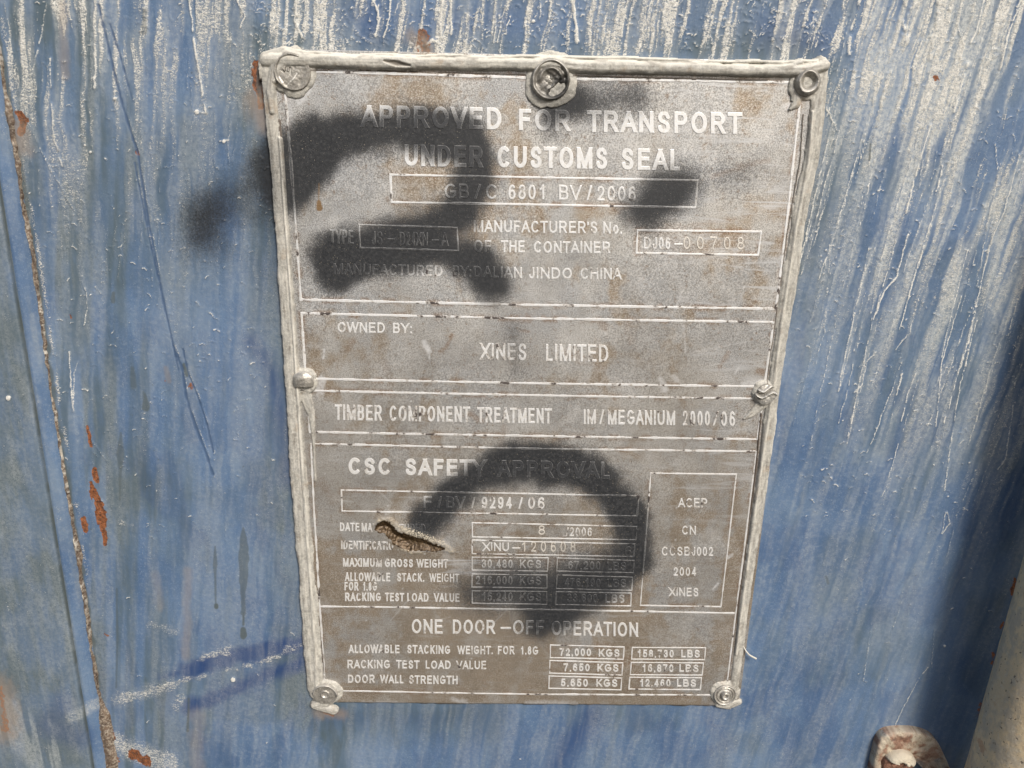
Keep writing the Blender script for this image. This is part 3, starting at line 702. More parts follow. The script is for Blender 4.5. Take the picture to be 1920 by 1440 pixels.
SECT = [
 ([(531, 132), (790, 140), (1068, 148.5), (1300, 151), (1504, 155), (1478, 390), (1454.4, 579), (1000, 572), (563.8, 562.3), (553.4, 408)], 3.8),
 ([(565, 587.6), (1000, 597.4), (1450, 604), (1433, 725), (1000, 718.6), (573, 710)], 3.6),
 ([(575, 732.4), (1000, 741), (1431, 748), (1420, 824), (1000, 817.4), (581, 810)], 3.6),
 ([(583, 832), (1000, 841), (1418, 846.7), (1404, 960), (1364, 1272), (1362, 1303), (1000, 1301.6), (610, 1295), (600, 1140), (589, 960)], 3.4),
]
SECT_PX = SECT; BOX_PX = [(c, w) for c, m, w in BOXES]

# ------------------------------------------------------------------ identification plate
plate = empty('identification_plate', (0, 0, -.154), label='corroded grey metal safety plate with embossed lettering and sprayed black paint, riveted to blue door', category='plate')
PW, PH = 108.4, 152.6            # half sizes

CAV = [(705, 992), (708, 982), (722, 977), (736, 986), (745, 998), (765, 1004), (790, 1010), (812, 1020), (832, 1027), (815, 1031), (790, 1028), (768, 1031), (752, 1024), (736, 1014), (724, 998), (713, 996)]
def build_plate():
    xs = np.linspace(-PW, PW, 543); zs = np.linspace(-PH, PH, 764)
    X, Z = np.meshgrid(xs, zs); px, py = mm2px(X, Z)
    A = {}
    A['spray'] = np.clip(spray(px, py), 0, 1)
    # drips of oxide below the top rivets and in streaks
    rust = (fbm(X / 26, Z / 40, 401, 4) - .5) * .9 + .30 * sstep(650, 1300, py) - .06
    for pts, r, s_ in [([(800, 165), (790, 240), (740, 210)], 26, .3), ([(700, 200), (730, 175)], 30, .22), ([(980, 200), (990, 330), (1000, 420)], 30, .3), ([(760, 560), (775, 660)], 22, .22), ([(1120, 640), (1130, 710), (1150, 760)], 26, .3), ([(860, 720), (870, 780)], 28, .25), ([(1150, 530), (1160, 590)], 22, .3),
                       ([(1300, 580), (1400, 575)], 30, .22), ([(1440, 170), (1400, 190)], 40, .28), ([(620, 740), (680, 770)], 26, .18), ([(1200, 1090), (1190, 1120)], 24, .35), ([(650, 1300), (1300, 1312)], 16, .5), ([(1270, 950), (1290, 1060)], 28, .2), ([(560, 560), (585, 690)], 16, .2), ([(1395, 900), (1360, 1240)], 22, .15)]:
        d = poly_dist(px, py, pts)[0] + (fbm(X / 4, Z / 4, 402, 3) - .5) * r
        rust = rust + s_ * sstep(r * 1.5, r * .2, d)
    A['rust'] = np.clip(rust, -.4, .6)
    A['lower_brown'] = np.clip(.10 + .44 * sstep(420, 1000, py + (fbm(X / 30, Z / 30, 413, 4) - .5) * 420) + (fbm(X / 16, Z / 16, 414, 4) - .5) * .5, 0, .8)
    ox = np.zeros(X.shape)
    for pts, r, s_ in [([(803, 125), (812, 132)], 9, .95), ([(835, 132), (838, 136)], 5, .7), ([(955, 140), (958, 146)], 5, .7), ([(848, 628), (838, 650), (824, 660)], 3, .75), ([(660, 640), (650, 658)], 6, .45), ([(1365, 660), (1350, 690)], 4, .5), ([(1175, 610), (1185, 640)], 8, .4), ([(1122, 600), (1135, 612)], 7, .55), ([(975, 620), (992, 622)], 2, .6), ([(880, 775), (905, 790)], 4, .6), ([(945, 800), (940, 830)], 5, .5),
                       ([(1335, 330), (1400, 310), (1440, 300)], 5, .4), ([(1180, 410), (1280, 425), (1380, 410)], 4, .3), ([(950, 985), (935, 1000)], 3, .6), ([(950, 1001), (990, 998)], 2.5, .6), ([(1195, 1062), (1190, 1080)], 9, .55), ([(600, 900), (628, 940)], 9, .35), ([(1425, 695), (1440, 702)], 7, .8), ([(760, 1005), (770, 1045), (765, 1075)], 6, .35), ([(1240, 430), (1300, 470), (1390, 450)], 16, .35), ([(1060, 660), (1130, 690)], 9, .3), ([(720, 680), (735, 720)], 8, .3)]:
        d = poly_dist(px, py, pts)[0] + (fbm(X / 2, Z / 2, 403, 3) - .5) * r * 1.6
        ox = np.maximum(ox, s_ * sstep(r * 1.4 + 1.5, r * .2, d))
    for k in range(70):
        r_ = np.random.RandomState(4000 + k); ux, uy = r_.uniform(580, 1450), r_.uniform(160, 1300); R2 = r_.uniform(2, 6)
        d = np.hypot((px - ux) * r_.uniform(.7, 1.5), py - uy) + (fbm(X / 1.5, Z / 1.5, 404, 2) - .5) * R2 * 2.5
        ox = np.maximum(ox, r_.uniform(.25, .7) * sstep(R2 * 1.3, R2 * .1, d))
    for sec, _w in SECT_PX + BOX_PX:
        d = poly_dist(px, py, list(sec) + [sec[0]])[0]
        ox = np.maximum(ox, .85 * sstep(11, 1, d) * sstep(.44, .66, fbm(X / 5, Z / 5, 412, 3)))
    A['oxide'] = ox
    A['scuff'] = np.clip(.22 + .8 * sstep(330, 60, np.hypot(px - 1440, (py - 260) * .75)) + .55 * sstep(170, 30, np.hypot(px - 1390, py - 620)) + .75 * sstep(90, 10, poly_dist(px, py, [(840, 1040), (960, 1070), (940, 1090)])[0]) + .45 * sstep(150, 20, np.hypot(px - 1350, py - 880)), 0, 1)
    pale = np.zeros(X.shape)
    for pts, r, s_ in [([(586, 160), (575, 175), (562, 190)], 6, .8), ([(540, 180), (545, 215)], 7, .6), ([(548, 215), (543, 235)], 4, .7), ([(520, 250), (530, 330), (545, 420)], 5, .5), ([(1370, 136), (1440, 134)], 6, .85), ([(1478, 145), (1492, 132), (1500, 128)], 5, .95), ([(1472, 200), (1485, 195)], 6, .6), ([(602, 712), (600, 735)], 8, .8), ([(1395, 720), (1425, 715)], 6, .8),
                       ([(1240, 712), (1245, 730)], 6, .7), ([(1262, 706), (1270, 712)], 4, .5), ([(795, 640), (804, 660)], 4.5, .95), ([(806, 652), (805, 672)], 1.3, .8), ([(608, 655), (606, 672)], 1.4, .9), ([(836, 1045), (900, 1075), (930, 1062)], 9, .35), ([(1012, 250), (1018, 222), (1028, 205)], 1.3, .7), ([(1365, 1045), (1372, 1040)], 3, .8), ([(1336, 1105), (1346, 1094)], 1.6, .8), ([(1260, 590), (1280, 545)], 1.3, .5), ([(1282, 610), (1285, 660)], 1.5, .45), ([(1378, 700), (1385, 690)], 1.5, .7),
                       ([(1300, 660), (1400, 640)], 1.2, .4), ([(1330, 685), (1400, 675)], 1.2, .4), ([(680, 1318), (760, 1320)], 4, .4), ([(990, 1318), (1080, 1320)], 5, .5), ([(850, 1312), (875, 1318)], 5, .6), ([(1240, 255), (1290, 240), (1340, 250)], 6, .3)]:
        d = poly_dist(px, py, pts)[0] + (fbm(X / 1.8, Z / 1.8, 405, 3) - .5) * r * 1.4
        pale = np.maximum(pale, s_ * sstep(r * 1.4 + .8, r * .3, d))
    for k in range(120):
        r_ = np.random.RandomState(5000 + k); ux, uy = r_.uniform(570, 1460), r_.uniform(160, 1300); R2 = r_.uniform(.9, 2.2)
        pale = np.maximum(pale, r_.uniform(.4, .9) * sstep(R2 + .9, R2 * .3, np.hypot(px - ux, py - uy)))
    for k in range(40):
        r_ = np.random.RandomState(5200 + k); ux, uy = r_.uniform(580, 1440), r_.uniform(160, 1290); L = r_.uniform(12, 60); a = r_.normal(-.3, .5)
        d = poly_dist(px, py, [(ux, uy), (ux + L * math.cos(a), uy + L * math.sin(a) + 3)])[0]
        pale = np.maximum(pale, r_.uniform(.15, .4) * sstep(1.7, .3, d))
    A['pale'] = pale
    cav = in_poly(px, py, CAV)
    dcav = poly_dist(px, py, CAV + [CAV[0]])[0] * np.where(cav, -1, 1)
    dw = dcav + (fbm(X / .9, Z / .9, 406, 3) - .5) * 7
    A['mud'] = sstep(6.5, -1.5, dw)
    upper = poly_dist(px, py, [(700, 985), (712, 974), (730, 976), (748, 990), (775, 998), (800, 1008), (830, 1020), (848, 1034)], [2, 7, 8, 9, 10, 11, 11, 7])
    du, _, vu, _ = upper
    A['lip'] = np.clip(sstep(vu * 1.25, vu * .2, du) * (1 - A['mud'] * .9) * .72, 0, 1) * sstep(4, -3, (py - 1036))
    low = poly_dist(px, py, [(752, 1028), (770, 1035), (790, 1034)])[0]
    A['lip'] = np.maximum(A['lip'], .6 * sstep(4, 1, low))
    tan = sstep(1.8, .6, poly_dist(px, py, [(598, 345), (598, 375)])[0]) * .5
    d, _, v, _ = poly_dist(px, py, [(598, 379), (599, 390)], [4, 6]); tan = np.maximum(tan, .85 * sstep(v + 1, v - 1, d))
    A['tan'] = tan
    h = (fbm(X / 60, Z / 60, 407, 3) - .5) * 1.0 + (fbm(X / 9, Z / 9, 408, 2) - .5) * .14
    h = h - 1.9 * sstep(1, -12, dw) + A['lip'] * (.10 + .7 * fbm(X / .7, Z / .7, 409, 2)) + .5 * sstep(34, 0, dcav) * (dcav > 0)
    h = h + A['mud'] * (fbm(X / .6, Z / .6, 410, 3) - .5) * .6
    edge = np.minimum(PW - np.abs(X), Z + PH)
    h = h - sstep(.8, 0, edge) * .5
    ragged = np.where((zs[0] == Z), 1, 0)
    V = np.stack([X.ravel(), -h.ravel(), (Z - ragged * (vnoise(X / 4, Z * 0, 411) - .5) * 1.0).ravel()], 1)
    Fq = grid_faces(*X.shape)
    # rim going back to the door
    ny, nx = X.shape; idx = np.arange(ny * nx).reshape(ny, nx)
    ring = np.concatenate([idx[0, :], idx[1:, -1], idx[-1, -2::-1], idx[-2:0:-1, 0]])
    Vb = V[ring].copy(); Vb[:, 1] = 1.5
    b0 = len(V); k = len(ring); nxt = np.roll(np.arange(k), -1)
    Fr = np.stack([ring, b0 + np.arange(k), b0 + nxt, ring[nxt]], 1)
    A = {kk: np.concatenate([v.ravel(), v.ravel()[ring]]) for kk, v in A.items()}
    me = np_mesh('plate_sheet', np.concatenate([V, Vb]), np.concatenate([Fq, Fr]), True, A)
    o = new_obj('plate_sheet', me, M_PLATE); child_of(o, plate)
    return lambda x, z: (fbm(x / 60, z / 60, 407, 3) - .5) * 1.0 + (fbm(x / 9, z / 9, 408, 2) - .5) * .14, dcav
plate_h, _ = build_plate()

def plate_surface(x, z):
    """height of the sheet towards the viewer at (x, z), dent included"""
    px, py = mm2px(x, z)
    cav = in_poly(px, py, CAV)
    dcav = poly_dist(px, py, CAV + [CAV[0]])[0] * np.where(cav, -1, 1)
    return plate_h(x, z) + .5 * sstep(34, 0, dcav) * (dcav > 0), dcav

# ------------------------------------------------------------------ stroke font for the relief lettering
def arc(cx, cy, rx, ry, a0, a1, n=14):
    return [(cx + rx * math.cos(R_(a0 + (a1 - a0) * i / n)), cy + ry * math.sin(R_(a0 + (a1 - a0) * i / n))) for i in range(n + 1)]
def spline(pts, n=5):
    out = []; q = [pts[0]] + list(pts) + [pts[-1]]
    for i in range(1, len(q) - 2):
        p0, p1, p2, p3 = q[i - 1], q[i], q[i + 1], q[i + 2]
        for k in range(n):
            t = k / n
            out.append(tuple(.5 * (2 * p1[j] + (p2[j] - p0[j]) * t + (2 * p0[j] - 5 * p1[j] + 4 * p2[j] - p3[j]) * t * t + (3 * p1[j] - p0[j] - 3 * p2[j] + p3[j]) * t ** 3) for j in (0, 1)))
    out.append(pts[-1]); return out
S_PTS = [(.94, .76), (.82, .93), (.5, 1), (.18, .93), (.07, .75), (.2, .6), (.5, .52), (.82, .43), (.96, .25), (.82, .06), (.5, 0), (.17, .06), (.03, .26)]
SIX = spline([(.93, .84), (.78, .97), (.52, 1), (.2, .88), (.05, .6), (.03, .35)]) + arc(.5, .30, .47, .30, 175, -185, 20)
G = {
 'A': [('d', [(0, 0), (.5, 1)]), ('d', [(1, 0), (.5, 1)]), ('b', [(.17, .31), (.83, .31)])],
 'B': [('s', [(0, 0), (0, 1)]), ('b', [(0, 1), (.6, 1)] + arc(.6, .765, .33, .235, 90, -90)[1:] + [(0, .53)]), ('b', [(0, .53), (.62, .53)] + arc(.62, .265, .38, .265, 90, -90)[1:] + [(0, 0)])],
 'C': [('b', arc(.52, .5, .52, .5, 38, 322, 22))],
 'D': [('s', [(0, 0), (0, 1)]), ('b', [(0, 1), (.42, 1)] + arc(.42, .5, .58, .5, 90, -90, 16)[1:] + [(0, 0)])],
 'E': [('s', [(0, 0), (0, 1)]), ('s', [(0, 1), (.96, 1)]), ('s', [(0, .53), (.9, .53)]), ('s', [(0, 0), (1, 0)])],
 'F': [('s', [(0, 0), (0, 1)]), ('s', [(0, 1), (1, 1)]), ('s', [(0, .51), (.86, .51)])],
 'G': [('b', arc(.5, .5, .5, .5, 40, 318, 22) + [(.98, .2), (.98, .45)]), ('s', [(.98, .45), (.55, .45)])],
 'H': [('s', [(0, 0), (0, 1)]), ('s', [(1, 0), (1, 1)]), ('b', [(0, .53), (1, .53)])],
 'I': [('s', [(.5, 0), (.5, 1)])],
 'J': [('s', [(1, .5), (1, 1)]), ('b', [(1, .55)] + arc(.5, .28, .5, .28, 0, -180, 14) + [(0, .34)])],
 'K': [('s', [(0, 0), (0, 1)]), ('d', [(0, .33), (.93, 1)]), ('d', [(.33, .57), (1, 0)])],
 'L': [('s', [(0, 0), (0, 1)]), ('s', [(0, 0), (1, 0)])],
 'M': [('s', [(0, 0), (0, 1)]), ('s', [(1, 0), (1, 1)]), ('d', [(.02, 1), (.5, 0)]), ('d', [(.98, 1), (.5, 0)])],
 'N': [('s', [(0, 0), (0, 1)]), ('s', [(1, 0), (1, 1)]), ('d', [(.02, 1), (.98, 0)])],
 'O': [('b', arc(.5, .5, .5, .5, 0, 360, 30))],
 'P': [('s', [(0, 0), (0, 1)]), ('b', [(0, 1), (.65, 1)] + arc(.65, .735, .35, .265, 90, -90)[1:] + [(0, .47)])],
 'R': [('s', [(0, 0), (0, 1)]), ('b', [(0, 1), (.62, 1)] + arc(.62, .74, .34, .26, 90, -90)[1:] + [(0, .48)]), ('d', [(.52, .48), (.97, 0)])],
 'S': [('b', spline(S_PTS))],
 'T': [('s', [(0, 1), (1, 1)]), ('s', [(.5, 0), (.5, 1)])],
 'U': [('s', [(0, .4), (0, 1)]), ('s', [(1, .4), (1, 1)]), ('b', [(0, .45)] + arc(.5, .36, .5, .36, 180, 360, 16) + [(1, .45)])],
 'V': [('d', [(0, 1), (.5, 0)]), ('d', [(1, 1), (.5, 0)])],
 'W': [('d', [(0, 1), (.25, 0)]), ('d', [(.5, 1), (.25, 0)]), ('d', [(.5, 1), (.75, 0)]), ('d', [(1, 1), (.75, 0)])],
 'X': [('d', [(0, 0), (1, 1)]), ('d', [(0, 1), (1, 0)])],
 'Y': [('d', [(0, 1), (.5, .44)]), ('d', [(1, 1), (.5, .44)]), ('s', [(.5, 0), (.5, .44)])],
 '0': [('b', arc(.5, .5, .5, .5, 0, 360, 28))],
 '1': [('s', [(.72, 0), (.72, 1)]), ('b', [(.74, .98), (.45, .8), (.12, .68)])],
 '2': [('b', spline([(.03, .7), (.14, .92), (.5, 1), (.84, .92), (.95, .71), (.8, .47), (.4, .22), (.06, 0)])), ('s', [(.05, 0), (1, 0)])],
 '3': [('b', spline([(.05, .78), (.2, .95), (.5, 1), (.82, .93), (.92, .74), (.78, .56), (.42, .53)])), ('b', spline([(.42, .53), (.8, .5), (.97, .28), (.84, .07), (.5, 0), (.17, .06), (.02, .26)]))],
 '4': [('s', [(.74, 0), (.74, 1)]), ('b', [(.72, .98), (0, .26)]), ('s', [(0, .25), (1, .25)])],
 '5': [('s', [(.22, 1), (.92, 1)]), ('b', [(.2, 1), (.08, .47)]), ('b', spline([(.08, .47), (.27, .6), (.52, .64), (.85, .54), (.97, .33), (.85, .08), (.5, 0), (.18, .05), (.02, .23)]))],
 '6': [('b', SIX)],
 '7': [('s', [(0, 1), (1, 1)]), ('b', spline([(1, .98), (.65, .6), (.42, .2), (.36, -.08)]))],
 '8': [('b', arc(.5, .765, .42, .235, 0, 360, 22)), ('b', arc(.5, .265, .5, .265, 0, 360, 22))],
 '9': [('b', [(1 - a, 1 - b) for a, b in SIX])],
 'o': [('b', arc(.5, .34, .5, .34, 0, 360, 22))],
 '/': [('d', [(0, 0), (1, 1)])],
 '-': [('s', [(0, .42), (1, .42)])],
 '.': [('s', [(.5, 0), (.5, .02)])],
 ',': [('b', [(.6, .07), (.6, -.03), (.3, -.2)])],
 ':': [('s', [(.5, 0), (.5, .02)]), ('s', [(.5, .62), (.5, .64)])],
 "'": [('b', [(.5, 1.05), (.5, .72)])],
}
ADV = dict(A=.667, B=.667, C=.722, D=.722, E=.667, F=.611, G=.778, H=.722, I=.278, J=.5, K=.667, L=.556, M=.833, N=.722, O=.778, P=.667, R=.722, S=.667, T=.611, U=.722, V=.667, W=.944, X=.667, Y=.667, o=.556)
for c in '0123456789': ADV[c] = .556
ADV.update({'/': .30, '-': .40, '.': .278, ',': .278, ':': .278, "'": .191})
TIGHT = set('AVWXYT/')

def clip_y(poly, y0, y1):
    for s, lim in ((1, y0), (-1, y1)):
        out = []
        for i in range(len(poly)):
            a, b = poly[i], poly[(i + 1) % len(poly)]
            ia, ib = s * (a[1] - lim) >= 0, s * (b[1] - lim) >= 0
            if ia: out.append(a)
            if ia != ib:
                t = (lim - a[1]) / (b[1] - a[1]); out.append((a[0] + t * (b[0] - a[0]), lim))
        poly = out
        if len(poly) < 3: return []
    return poly

def glyph_polys(ch, w, h, t):
    polys = []
    tx = min(t, w * .48)
    mp = lambda p: (tx / 2 + p[0] * (w - tx), t / 2 + p[1] * (h - t))
    for kind, pts in G[ch]:
        q = [mp(p) for p in pts]
        for i in range(len(q) - 1):
            (ax, ay), (bx, by) = q[i], q[i + 1]
            L = math.hypot(bx - ax, by - ay)
            if L < 1e-6: continue
            ux, uy = (bx - ax) / L, (by - ay) / L
            e0 = e1 = 0.0
            if kind == 's': e0 = e1 = t / 2
            if kind == 'd': e0 = e1 = t * 1.2
            a = (ax - ux * e0, ay - uy * e0); b = (bx + ux * e1, by + uy * e1)
            nx, ny = -uy * t / 2, ux * t / 2
            po = [(a[0] + nx, a[1] + ny), (a[0] - nx, a[1] - ny), (b[0] - nx, b[1] - ny), (b[0] + nx, b[1] + ny)]
            if kind == 'd':
                lo = min(ay, by) if ch in 'YRK' and min(pts[0][1], pts[1][1]) > .1 else 0
                po = clip_y(po, max(0, lo - t * .5), h if max(pts[0][1], pts[1][1]) > .9 else max(ay, by) + t * .1)
            if len(po) >= 3: polys.append(po)
            if kind == 'b' and 0 < i:
                polys.append([(ax + t / 2 * math.cos(2 * math.pi * k / 10 + .1), ay + t / 2 * math.sin(2 * math.pi * k / 10 + .1)) for k in range(10)])
    return polys

def union(polys):
    vs, fs = [], []
    for po in polys:
        area = sum(po[i][0] * po[(i + 1) % len(po)][1] - po[(i + 1) % len(po)][0] * po[i][1] for i in range(len(po)))
        if area < 0: po = po[::-1]
        fs.append(list(range(len(vs), len(vs) + len(po)))); vs += [Vector(p) for p in po]
    v, e, f, ov, oe, of = delaunay_2d_cdt(vs, [], fs, 1, 1e-4)
    f = [list(q) for q, o_ in zip(f, of) if len(o_)]
    return np.array([(p.x, p.y) for p in v]), f

def word_glyphs(word, x0, x1, y0, y1, h, t, spread=0.0):
    cap = .716; sb = .075
    xs = []; cur = 0.0
    for ch in word:
        s = .012 if ch in TIGHT else (.09 if ch in '.,:' else (.045 if ch in "-'" else sb))
        iw = ADV[ch] - 2 * s
        cur += s; xs.append((cur, iw)); cur += iw + s + spread
    a = xs[0][0]; b = xs[-1][0] + xs[-1][1]
    k = (x1 - x0) / (b - a)
    for ch, (o_, iw) in zip(word, xs):
        yield ch, x0 + (o_ - a) * k, iw * k

def lettering(name, words, mat, relief=.22, bev=.9):
    """words: (text, x0, x1, baseline0, baseline1, cap height, stroke) in photo pixels, laid on the plate as real relief"""
    VV, FF, RIM = [], [], []
    for wd in words:
        text, x0, x1, y0, y1, h, t = wd[:7]; spread = wd[7] if len(wd) > 7 else 0.0
        for ch, gx, gw in word_glyphs(text, x0, x1, y0, y1, h, t, spread):
            p2, tri = union(glyph_polys(ch, max(gw, t), h, t))
            if not len(tri): continue
            gx_ = gx + (0 if gw >= t else (gw - t) / 2)
            fx = (gx_ + p2[:, 0] - x0) / max(1e-6, x1 - x0)
            PXs = gx_ + p2[:, 0]; PYs = y0 + (y1 - y0) * np.clip(fx, 0, 1) - p2[:, 1]
            q = px2mm(PXs, PYs)
            # boundary
            cnt = {}
            for tr in tri:
                for i in range(len(tr)):
                    a, b = tr[i], tr[(i + 1) % len(tr)]
                    cnt[(a, b)] = cnt.get((a, b), 0) + 1
            bd = [e for e in cnt if (e[1], e[0]) not in cnt]
            nrm = np.zeros_like(q)
            for a, b in bd:
                d = q[b] - q[a]; L = np.hypot(*d) + 1e-9
                nn = np.array([d[1], -d[0]]) / L
                nrm[a] += nn; nrm[b] += nn
            ln = np.hypot(nrm[:, 0], nrm[:, 1]); nrm = nrm / np.maximum(ln, .8)[:, None]
            base = sum(len(v) for v in VV)
            hs, dc = plate_surface(q[:, 0], q[:, 1])
            keep = dc > 6
            inset = q - nrm * (.09 if h < 24 else .17)
            top = np.stack([inset[:, 0], -(hs + relief), inset[:, 1]], 1)
            VV.append(top); RIM.append(np.zeros(len(top)))
            for tr in tri:
                if all(keep[k] for k in tr): FF.append([base + k for k in tr] if len(tr) == 3 else [base + k for k in tr[:3]])
            bi = sorted({k for e in bd for k in e}); mp = {k: i for i, k in enumerate(bi)}
            b1 = base + len(top)
            VV.append(np.stack([q[bi][:, 0], -(hs[bi] + relief * .85), q[bi][:, 1]], 1)); RIM.append(np.ones(len(bi)))
            b2 = b1 + len(bi)
            out_ = q[bi] + nrm[bi] * .05
            VV.append(np.stack([out_[:, 0], -(hs[bi] - .06), out_[:, 1]], 1)); RIM.append(np.ones(len(bi)) * .6)
            for a, b in bd:
                if keep[a] and keep[b]:
                    A1, B1, A2, B2 = b1 + mp[a], b1 + mp[b], b2 + mp[a], b2 + mp[b]
                    FF += [[base + a, A1, B1], [base + a, B1, base + b], [A1, A2, B2], [A1, B2, B1]]
    V = np.concatenate(VV); rim = np.concatenate(RIM)
    px, py = mm2px(V[:, 0], V[:, 2])
    spv = np.clip(spray(px, py), 0, 1)
    wear = (fbm(V[:, 0] / 18, V[:, 2] / 18, 601, 3) - .5) * .16
    wear = wear + .012 * sstep(560, 1150, py) - .16 * sstep(1060, 1150, px) * sstep(420, 200, py) - .10 * sstep(430, 180, py)
    me = np_mesh(name, V, np.array(FF), False, {'spray': spv, 'rim': rim, 'wear': wear, 'lower_dull': .22 * sstep(250, 1000, py) * (.55 + .9 * (fbm(V[:, 0] / 6, V[:, 2] / 6, 603, 3)))})
    o = new_obj(name, me, mat); child_of(o, plate)
    return o

def outline_box(name, corners, mat, w=3.4, closed=True, relief=.16):
    """raised line frame; corners in photo pixels"""
    q = P(corners); n = len(q); VV = []; FF = []; RIM = []
    wd = w / 4.55 / 2
    segs = [(i, (i + 1) % n) for i in range(n if closed else n - 1)]
    for si, (i, j) in enumerate(segs):
        a, b = q[i], q[j]; L = np.hypot(*(b - a)); u = (b - a) / L; nn = np.array([-u[1], u[0]])
        # butt the pieces end to end: every other piece is shortened
        a2 = a + u * (wd if si % 2 else -wd); b2 = b - u * (wd if si % 2 else -wd)
        m = max(2, int(L / 1.0)); s = np.linspace(0, 1, m)
        c = a2[None] + s[:, None] * (b2 - a2)[None]
        wob = 1 + (vnoise(c[:, 0] / 3, c[:, 1] / 3, 501) - .5) * .7
        rows = []
        for k, (off, hh, rm) in enumerate([(-1.35, -.06, .6), (-1, relief * .85, 1), (-.75, relief, 0), (.75, relief, 0), (1, relief * .85, 1), (1.35, -.06, .6)]):
            p = c + nn[None] * (off * wd * wob)[:, None]
            hs, _ = plate_surface(p[:, 0], p[:, 1])
            rows.append(np.stack([p[:, 0], -(hs + hh), p[:, 1]], 1)); RIM.append(np.full(m, rm))
        base = sum(len(v) for v in VV)
        VV += rows
        for k in range(5):
            for r in range(m - 1):
                p0 = base + k * m + r
                FF.append([p0, p0 + 1, p0 + m + 1, p0 + m])
    V = np.concatenate(VV); px, py = mm2px(V[:, 0], V[:, 2])
    wear = (fbm(V[:, 0] / 7, V[:, 2] / 7, 602, 3) - .55) * .40
    me = np_mesh(name, V, np.array(FF), False, {'spray': np.clip(spray(px, py), 0, 1) * .9, 'rim': np.concatenate(RIM), 'wear': wear, 'lower_dull': .25 * sstep(250, 1000, py) * (.4 + fbm(V[:, 0] / 6, V[:, 2] / 6, 604, 3))})
    o = new_obj(name, me, mat); child_of(o, plate)

